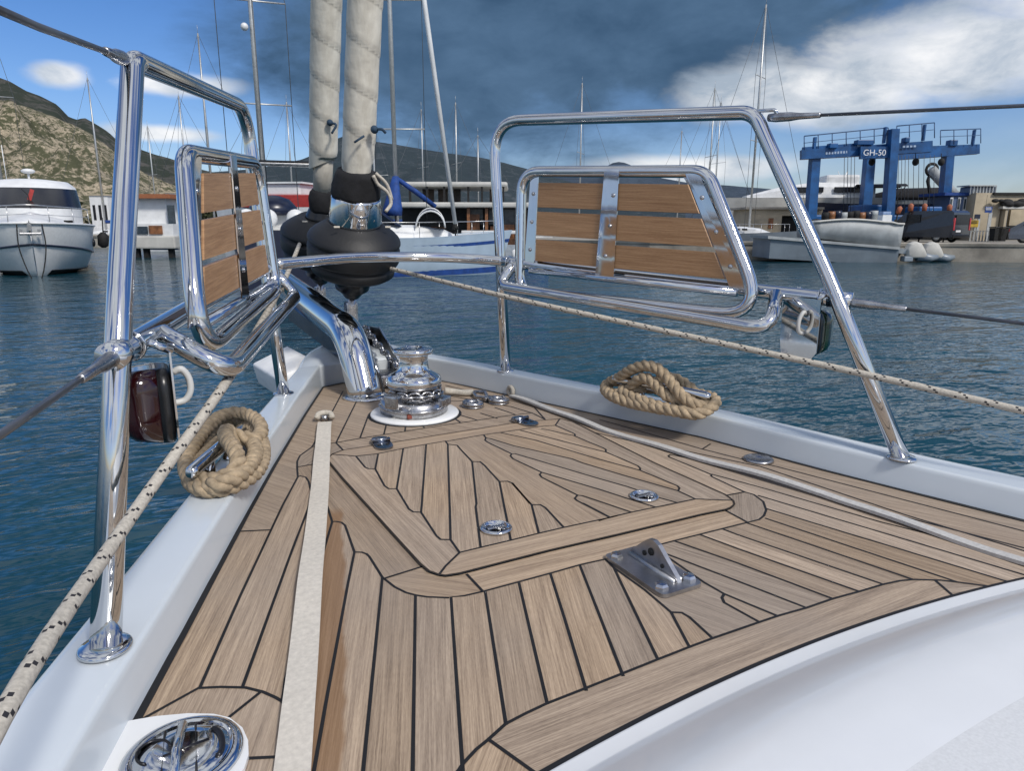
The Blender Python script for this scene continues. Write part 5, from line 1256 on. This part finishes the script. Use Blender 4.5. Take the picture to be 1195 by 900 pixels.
pv = [(hx-Lv, .32), (hx-Lv-.02, .85), (hx-Lv+.25, 1.02), (hx-Lv+1.0, 1.12), (hx-Lv+1.75, 1.88), (hx-Lv+2.2, 1.97), (hx-.25, 1.97), (hx-.08, 1.85), (hx, 1.1), (hx+.02, .34)]
tv = t; tv.rotation_euler = (0, 0, -YAW-radians(60))
vehicle(tv, Lv, 1.95, pv, vgrey, (hx-.95, hx-Lv+.9), .34)
m = MB(); m.box((hx+.012, .98, 1.42), (.03, 1.5, .62), bev=.012); m.build('rear_window', darkglass, tv)
for y in (.10, 1.85): m = MB(); m.box((hx-.01, y, 1.15), (.10, .14, .75), bev=.02); m.build('tail_light', lmat('tail_red', (.45, .03, .04), .2, coat=.5), tv)
m = MB(); m.box((hx+.03, .6, .72), (.02, .52, .12)); m.build('number_plate', white, tv)
m = MB(); m.box((hx+.02, .97, .42), (.12, 1.85, .2), bev=.03); m.build('rear_bumper', blackpl, tv)
m = MB(); m.box((hx-Lv+2.35, -.005, 1.5), (.9, .03, .5), bev=.01); m.build('side_window', darkglass, tv)
D = 43.5; s = Spot(1175, D, QZ); t = s.thing('parked_car', 'grey hatchback parked at the right picture edge, half out of frame', 'car', rz=radians(-36))
x0 = 0; pc_ = [(x0+.05, .28), (x0, .55), (x0+.06, .90), (x0+.30, 1.08), (x0+.80, 1.42), (x0+1.4, 1.55), (x0+2.6, 1.52), (x0+3.4, 1.05), (x0+4.1, .92), (x0+4.2, .4), (x0+4.15, .28)]
vehicle(t, 4.2, 1.75, pc_, lmat('car_paint', (.13, .14, .165), .22, coat=.7, var=.1), (x0+.80, x0+3.3), .36)
m = MB(); m.prism([V3((x0+.62, .04, 1.08)), V3((x0+1.05, .07, 1.42)), V3((x0+2.5, .07, 1.38)), V3((x0+3.1, .04, 1.04))], (0, -.03, 0)); m.build('side_window', darkglass, t)
m = MB(); m.box((x0+.05, .12, .78), (.14, .2, .16), bev=.03); m.build('tail_light', redpaint, t)

# ---- buildings and yard things on the quay
D = 52; s = Spot(1165, D, QZ); t = s.thing('harbour_building', 'beige flat-roofed harbour building with an open dark bay at right', 'building')
m = MB(); s.pbox(m, 1131, 1170, 224, 281, D, 6); s.pbox(m, 1150, 1215, 226, 241, D-.02, 6.4); s.pbox(m, 1170.5, 1174, 240, 281, D-.4, 1); s.pbox(m, 1174, 1215, 240, 281, D+3.4, .3); m.build('wall', beige, t)
m = MB(); s.pbox(m, 1170, 1216, 239.5, 242.5, D-.5, 4.2); m.build('canopy', offwhite, t)
m = MB(); s.pbox(m, 1160, 1216, 223.5, 226, D-.2, 6.8); m.build('roof_edge', rubber, t)
m = MB(); s.pbox(m, 1174.5, 1215, 262, 281, D+3, .2); m.build('bay_floor_stuff', darkint, t)
s = Spot(1147, 51.9, QZ); t = s.thing('roof_cage', 'grey metal tank cage standing on the beige building roof', 'tank cage'); m = MB(); s.pbox(m, 1133, 1162, 216.5, 225.5, 52.5, 1.4, bev=.05); m.build('tank', lmat('galvanised', (.33, .36, .40), .5, .3), t); m = MB(); 
for k in range(9): s.pbox(m, 1132+k*3.7, 1132.8+k*3.7, 215.5, 226, 52.4, .06)
s.pbox(m, 1131, 1163, 214.8, 216, 52.3, 1.5); m.build('cage', alu, t)
s = Spot(1180, 51.4, QZ); t = s.thing('roof_clutter', 'dark pipes and bundles lying on the bay roof of the building', 'roof pipes'); m = MB(); rnd = random.Random(2)
for k in range(14): p = s.P(rnd.uniform(1160, 1194), rnd.uniform(233, 238), 51.5+rnd.random()*.3); m.ball(p, rnd.uniform(.12, .3), (1.6, 1, .8), n=8)
m.build('bundle', rubber, t)
for lab, x0, x1, y0, y1, mt in (('dark blue square sign on the beige wall above the van', 1137, 1144, 249, 254, navy), ('larger blue sign on a post beside the open bay', 1149, 1158, 240, 247, royal), ('yellow sign on the beige wall behind the van', 1131, 1142, 256, 264, lmat('sign_yellow', (.55, .36, .03), .6, var=.3, scale=3))):
    s = Spot((x0+x1)/2, 51.2, QZ); t = s.thing('wall_sign', lab, 'sign'); m = MB(); s.pbox(m, x0, x1, y0, y1, 51.2, .06); m.build('panel', mt, t); m = MB(); s.pbox(m, (x0+x1)/2-.6, (x0+x1)/2+.6, y1, 281, 51.25, .06); m.build('post', alu, t)
    if mt is not navy:
        m = MB(); [s.pbox(m, x0+1, x1-1.4, y0+1+k*2, y0+1.8+k*2, 51.17, .01) for k in range(2)]; m.build('marking', white if mt is royal else rubber, t)
s = Spot(1147, 48.6, QZ); t = s.thing('metal_fence', 'low thin metal fence in front of the beige wall', 'fence'); m = MB()
for k in range(10): s.pbox(m, 1132+k*3.6, 1132.5+k*3.6, 268, 281, 48.6, .04)
s.pbox(m, 1132, 1165, 268, 268.8, 48.6, .05); m.build('rail', alu, t)
for x, lab in ((1164.5, 'black wheelie bin beside the open bay, nearest the fence'), (1169, 'black wheelie bin beside the open bay, nearest the car')):
    s = Spot(x, 47.5, QZ); t = s.thing('wheelie_bin', lab, 'bin', 'black bins by the bay'); m = MB(); a = s.P(x-1.9, 281); b_ = s.P(x+1.9, 265); m.loft([[V3((q*.32*sc, p_*.3*sc+.3, z)) for q, p_ in ((-1, -1), (1, -1), (1, 1), (-1, 1))] for z, sc in ((.05, .8), (.9, 1))], smooth=False); m.build('body', rubber, t); m = MB(); m.box((0, .3, .95), (.68, .66, .08), bev=.03); m.build('lid', blackpl, t)
s = Spot(1117, 53, QZ); t = s.thing('site_cabin', 'blue trimmed cabin with white framed windows behind the van', 'cabin'); m = MB(); s.pbox(m, 1104, 1130, 226, 275, 53, 3); m.build('wall', lmat('cabin_blue', (.10, .15, .26), .6), t); m = MB(); s.pbox(m, 1102, 1132, 223.5, 227, 52.8, 3.4); m.build('roof', royal, t)
for x in (1107, 1116, 1123): m = MB(); s.pbox(m, x, x+5.5, 229, 245, 52.93, .06); w = m.build('window', white, t); m = MB(); s.pbox(m, x+.9, x+4.6, 231, 243, 52.9, .05); m.build('pane', glass, w)
s = Spot(1100, 58, QZ); t = s.thing('truck_crane', 'grey lorry crane with folded boom sloping down behind the travel lift', 'crane'); m = MB(); m.tube([s.P(1086, 197), s.P(1118, 232)], .42, 8); m.build('boom', palegrey, t); m = MB(); m.tube([s.P(1086, 199), s.P(1082, 210), s.P(1088, 240)], .14, 6); m.torus(s.P(1087, 197), .45, .12, (0, 1, 0), 14, 6); m.build('jib', rubber, t); m = MB(); m.box((.6, 1, 1.3), (6, 2.2, 1.6), bev=.1); m.build('chassis', darkint, t)
s = Spot(910, 54, QZ); t = s.thing('yard_shed', 'low beige yard shed with a dark open door and rust brown hatch', 'shed')
m = MB(); s.pbox(m, 872, 913, 243, 281, 54, 4); s.pbox(m, 906, 960, 243, 251, 54.02, 4); m.build('wall', beige, t); m = MB(); s.pbox(m, 908, 958, 251, 281, 54.6, .2); m.build('opening', darkint, t); m = MB(); s.pbox(m, 896, 902.5, 254, 266, 53.95, .1); m.build('hatch', wood, t); m = MB(); s.pbox(m, 870, 962, 241, 243.5, 53.7, 4.6); m.build('roof', concrete, t)
s = Spot(925, 60, QZ); t = s.thing('motor_yacht', 'big white motor yacht stored ashore behind the travel lift', 'motor yacht', rz=radians(82))
zz = lambda y: zat(y, 60)-QZ
m = MB(); r_ = hull(m, 13, 4.2, zz(231)-1.4, mi=0, mtop=0, draft=.6, sheer=.05); 
for i in range(len(m.v)): m.v[i] += V3((0, 0, 1.4))
m.build('hull', offwhite, t)
hb_ = zz(231); m = MB(); m.loft([[V3((x*w*1.8, y, hb_+z*h)) for x, z in ((-1, -.05), (-.92, .7), (-.75, 1), (.75, 1), (.92, .7), (1, -.05))] for y, w, h in ((-5.6, .9, zz(216)-hb_), (-1, .95, zz(213)-hb_), (1.5, .9, (zz(218)-hb_)), (4.2, .6, .2))], smooth=False); m.box((0, -3.2, zz(211)), (2.2, 2.6, .9), bev=.2); m.build('superstructure', white, t)
for a, b_ in ((-4.6, -2.4), (-1.6, 1.0)):
    for sg in (-1, 1): m = MB(); m.box((sg*1.72, (a+b_)/2, hb_+.62), (.12, b_-a, .42), bev=.05); m.build('window', darkglass, t)
m = MB(); m.tube([V3((0, -3.5, zz(209))), V3((0, -3.8, zz(200)))], .06, 6); m.tube([V3((.5, -3.5, zz(209))), V3((.5, -3.2, zz(199)))], .03, 5); m.build('antenna', white, t)
for y in (-4, 0, 4): m = MB(); m.box((0, y, .8), (2.4, .5, 1.7)); m.build('keel_block', darkint, t)
for x, y0, y1, D_, lab in ((1012, 214, 252, 57, 'open motor boat with black bimini stored behind the lift'), (1062, 218, 248, 62, 'dark covered boat stored behind the right lift legs')):
    s = Spot(x, D_, QZ); t = s.thing('stored_boat', lab, 'boat'); m = MB(); r_ = hull(m, 8, 2.8, 1.2, mi=0, mtop=0)
    for i in range(len(m.v)): m.v[i] += V3((0, 0, zat(y1-14, D_)-QZ-1.2))
    m.build('hull', navy if x < 1050 else palegrey, t); t.rotation_euler = (0, 0, -YAW+radians(75)); z1 = zat(y0, D_)-QZ
    m = MB()
    if x < 1050:
        m.loft([[V3((-1.2+2.4*j/8, y, z1-.25*abs(j/4-1)**2.2)) for j in range(9)] for y in (-2.2, -1.5, .4, 1.2)], closed=False, caps=False); [m.tube([V3((sx, y, z1-.25)), V3((sx, y*.6, z1-1.6))], .04, 5) for sx in (-1.15, 1.15) for y in (-2, 1)]; m.build('bimini', blackcloth, t)
    else: m.loft([[V3((w*1.3*cos(a), y, z1-1.0+h*sin(a))) for a in [pi*j/10 for j in range(11)]] for y, w, h in ((-3.8, .6, .5), (-2, 1, 1), (1.5, 1, .95), (3.8, .3, .4))], caps=True); m.build('cover', blackcloth, t)
    m = MB(); m.box((0, 0, .5), (1.4, 3, 1.0)); m.build('cradle', darkint, t)
for k, (x, y0, y1, lab) in enumerate([(1047, 236, 249, 'tilted orange block above the stern of the work boat'), (1062, 237, 246, 'orange block behind the van roof, left of the pair'), (1078, 237, 246, 'orange block behind the van roof, right of the pair'), (1107, 235, 247, 'orange block above the rear end of the van')]):
    s = Spot(x, 46.8, QZ); t = s.thing('orange_float', lab, 'float', 'orange floats along the lift'); m = MB(); m.lathe([(.02, 0), (.14, .05), (.16, .42), (.04, .52)], s.P(x, y1), (.3 if k == 0 else 0, 0, 1), n=12); m.build('body', orange, t); m = MB(); m.tube([s.P(x, y1), V3((s.P(x, y1).x, .2, .0))], .05, 5); m.build('stand', rubber, t)
s = Spot(1018, 43.6, QZ); 
for k, (x, lab) in enumerate([(1027, 'white crate on the grey work boat just left of the tilted orange block')]):
    s = Spot(x, 42.6); t = s.thing('plastic_crate', lab, 'crate'); m = MB(); s.pbox(m, 1029, 1041, 250, 258, 42.6, .6, bev=.03); m.build('box', white, t); m = MB(); s.pbox(m, 1030, 1040, 246, 249.6, 42.6, .5, bev=.03); m.build('lid', lmat('crate_lid', (.25, .35, .55), .5), t)
# clutter behind the work boat: row of drums
for k in range(9):
    x = 960+k*7; s = Spot(x, 47.5, QZ); t = s.thing('oil_drum', ['black', 'rust brown', 'navy', 'pale grey', 'black'][k % 5]+' drum, '+['leftmost', 'second', 'third', 'fourth', 'fifth', 'sixth', 'seventh', 'eighth', 'rightmost'][k]+' of the row behind the pale work boat topsides', 'drum', 'drums behind the work boat'); m = MB(); r = .24; zb_ = 0; h = zat(247-(k % 3), 47.5)-QZ; m.lathe([(r, 0), (r, .3), (r*1.05, .32), (r, .34), (r, h-.3), (r*1.05, h-.28), (r, h)], (0, 0, 0), n=14); m.build('body', [rubber, wood, navy, palegrey, rubber][k % 5], t)
    m = MB(); m.lathe([(r*.9, h), (r*.85, h-.02), (.001, h-.02)], (0, 0, 0), n=14); m.build('lid', rubber, t)

# ================================================================== LIGHT AND SKY
SUN_EL = radians(43); sd = (RT*.64-HD*.77).normalized()
sunv = V3((sd.x*cos(SUN_EL), sd.y*cos(SUN_EL), sin(SUN_EL)))
L = bpy.data.lights.new('sun', 'SUN'); L.energy = 3.0; L.angle = radians(9); L.color = (1, .95, .88)
lo = bpy.data.objects.new('sun', L); COL.objects.link(lo); lo.rotation_euler = (-sunv).to_track_quat('-Z', 'Y').to_euler(); lo.location = (0, 0, 30)
w = bpy.data.worlds.new('World'); scene.world = w; w.use_nodes = True; t = NT(w.node_tree); bg = w.node_tree.nodes['Background']
sky = t.n('ShaderNodeTexSky', sky_type='NISHITA', sun_disc=False, sun_elevation=SUN_EL, sun_rotation=math.atan2(sunv.x, sunv.y)); sky.air_density = 1.0; sky.dust_density = .6; sky.ozone_density = 2.0
dirv = t.n('ShaderNodeTexCoord').outputs['Generated']
dn = t.vm('NORMALIZE', dirv)
a_ = t.vm('DOT_PRODUCT', dn, tuple(RT)); f_ = t.vm('DOT_PRODUCT', dn, tuple(HD)); z_ = t.vm('DOT_PRODUCT', dn, (0, 0, 1))
az = t.m('MULTIPLY', t.m('ARCTAN2', a_, f_), 57.2958); el = t.m('MULTIPLY', t.m('ARCSINE', z_), 57.2958)
cv = t.n('ShaderNodeCombineXYZ'); t.set(cv, 0, t.m('MULTIPLY', az, .030)); t.set(cv, 1, t.m('MULTIPLY', el, .062)); cvv = cv.outputs[0]
nA = t.noise(cvv, 2.2, 7, .58, .25); nB = t.noise(cvv, 5.5, 6, .6, .3); nC = t.noise(dn, 3.2, 6, .58, .4)
wob = t.m('SUBTRACT', nA, .5); wob2 = t.m('SUBTRACT', nB, .5)
def blob(ca, ce, ra, re, wa=1.1, soft=(1.25, .55)):
    x = t.m('DIVIDE', t.m('SUBTRACT', az, ca), ra); y = t.m('DIVIDE', t.m('SUBTRACT', el, ce), re)
    d = t.m('SQRT', t.m('ADD', t.m('MULTIPLY', x, x), t.m('MULTIPLY', y, y)))
    d = t.m('ADD', d, t.m('ADD', t.m('MULTIPLY', wob, wa*1.6), t.m('MULTIPLY', wob2, wa*.7)))
    return t.sstep(soft[0], soft[1], d)
def mx_(*a):
    r = a[0]
    for x in a[1:]: r = t.m('MAXIMUM', r, x)
    return r
BG = .10
def C(c): return tuple(v/BG for v in c)
skyc = t.n('ShaderNodeHueSaturation'); t.set(skyc, 'Color', sky.outputs[0]); skyc.inputs['Saturation'].default_value = 1.3; skyc.inputs['Value'].default_value = .95
base = t.mix(1.0, skyc.outputs[0], (.93, .96, 1.22), 'MULTIPLY')
# thin bright haze low on the right
haze = t.m('MULTIPLY', t.sstep(5, 40, az), t.m('MULTIPLY', t.sstep(9, 1.5, el), t.sstep(.36, .62, nA)))
c = t.mix(t.m('MULTIPLY', haze, .45), base, C((.58, .70, .82)))
# grey-blue storm mass in the middle
storm = mx_(blob(-2, 15.5, 20, 12.5, .75), blob(10, 15, 22, 7.5, .8), blob(-30, 20.5, 9, 4.2, 1.0), blob(18, 21, 26, 8.5, .7))
stcol = t.mix(t.ramp(t.m('ADD', t.m('MULTIPLY', nA, .6), t.m('MULTIPLY', nB, .4)), (.34, 0), (.68, 1)), C((.040, .088, .160)), C((.112, .200, .325)))
c = t.mix(t.m('MULTIPLY', storm, .97), c, stcol)
# white cumulus right and small puffs
puff = mx_(blob(31, 11.0, 10, 3.0, 1.35), blob(22, 9.0, 8.5, 2.0, 1.3), blob(38, 13.2, 9, 3.2, 1.2), blob(14, 4.2, 8, 1.1, 1.2), blob(-31, 9.4, 2.0, .9, 1.1), blob(-24.5, 9.4, 4.0, .8, 1.3), blob(-25.5, 6.1, 4, .7, 1.2), blob(48, 9, 8, 4, 1.2))
wcol = t.mix(t.ramp(t.m('ADD', t.m('MULTIPLY', nB, .75), t.m('MULTIPLY', nA, .25)), (.36, 0), (.62, 1)), C((.42, .50, .60)), C((1.0, 1.0, 1.0)))
c = t.mix(t.m('MULTIPLY', puff, .92), c, wcol)
# broken bright cloud overhead and behind the camera
over = t.m('MULTIPLY', t.sstep(19, 38, el), t.sstep(.41, .60, nC))
behind = t.m('MULTIPLY', t.sstep(75, 110, t.m('ABSOLUTE', az)), t.m('MULTIPLY', t.sstep(1, 14, el), t.sstep(.36, .58, nC)))
c = t.mix(mx_(over, behind), c, t.mix(t.ramp(nC, (.45, 0), (.75, 1)), C((.95, .97, 1.0)), C((.50, .56, .64))))
t.set(bg, 'Color', c); bg.inputs['Strength'].default_value = BG

clean_props()
scene.view_settings.view_transform = 'Standard'; scene.view_settings.look = 'None'; scene.view_settings.exposure = 0
scene.cycles.use_denoising = True; scene.cycles.max_bounces = 8; scene.cycles.glossy_bounces = 5; scene.cycles.caustics_reflective = False; scene.cycles.caustics_refractive = False
scene.render.film_transparent = False
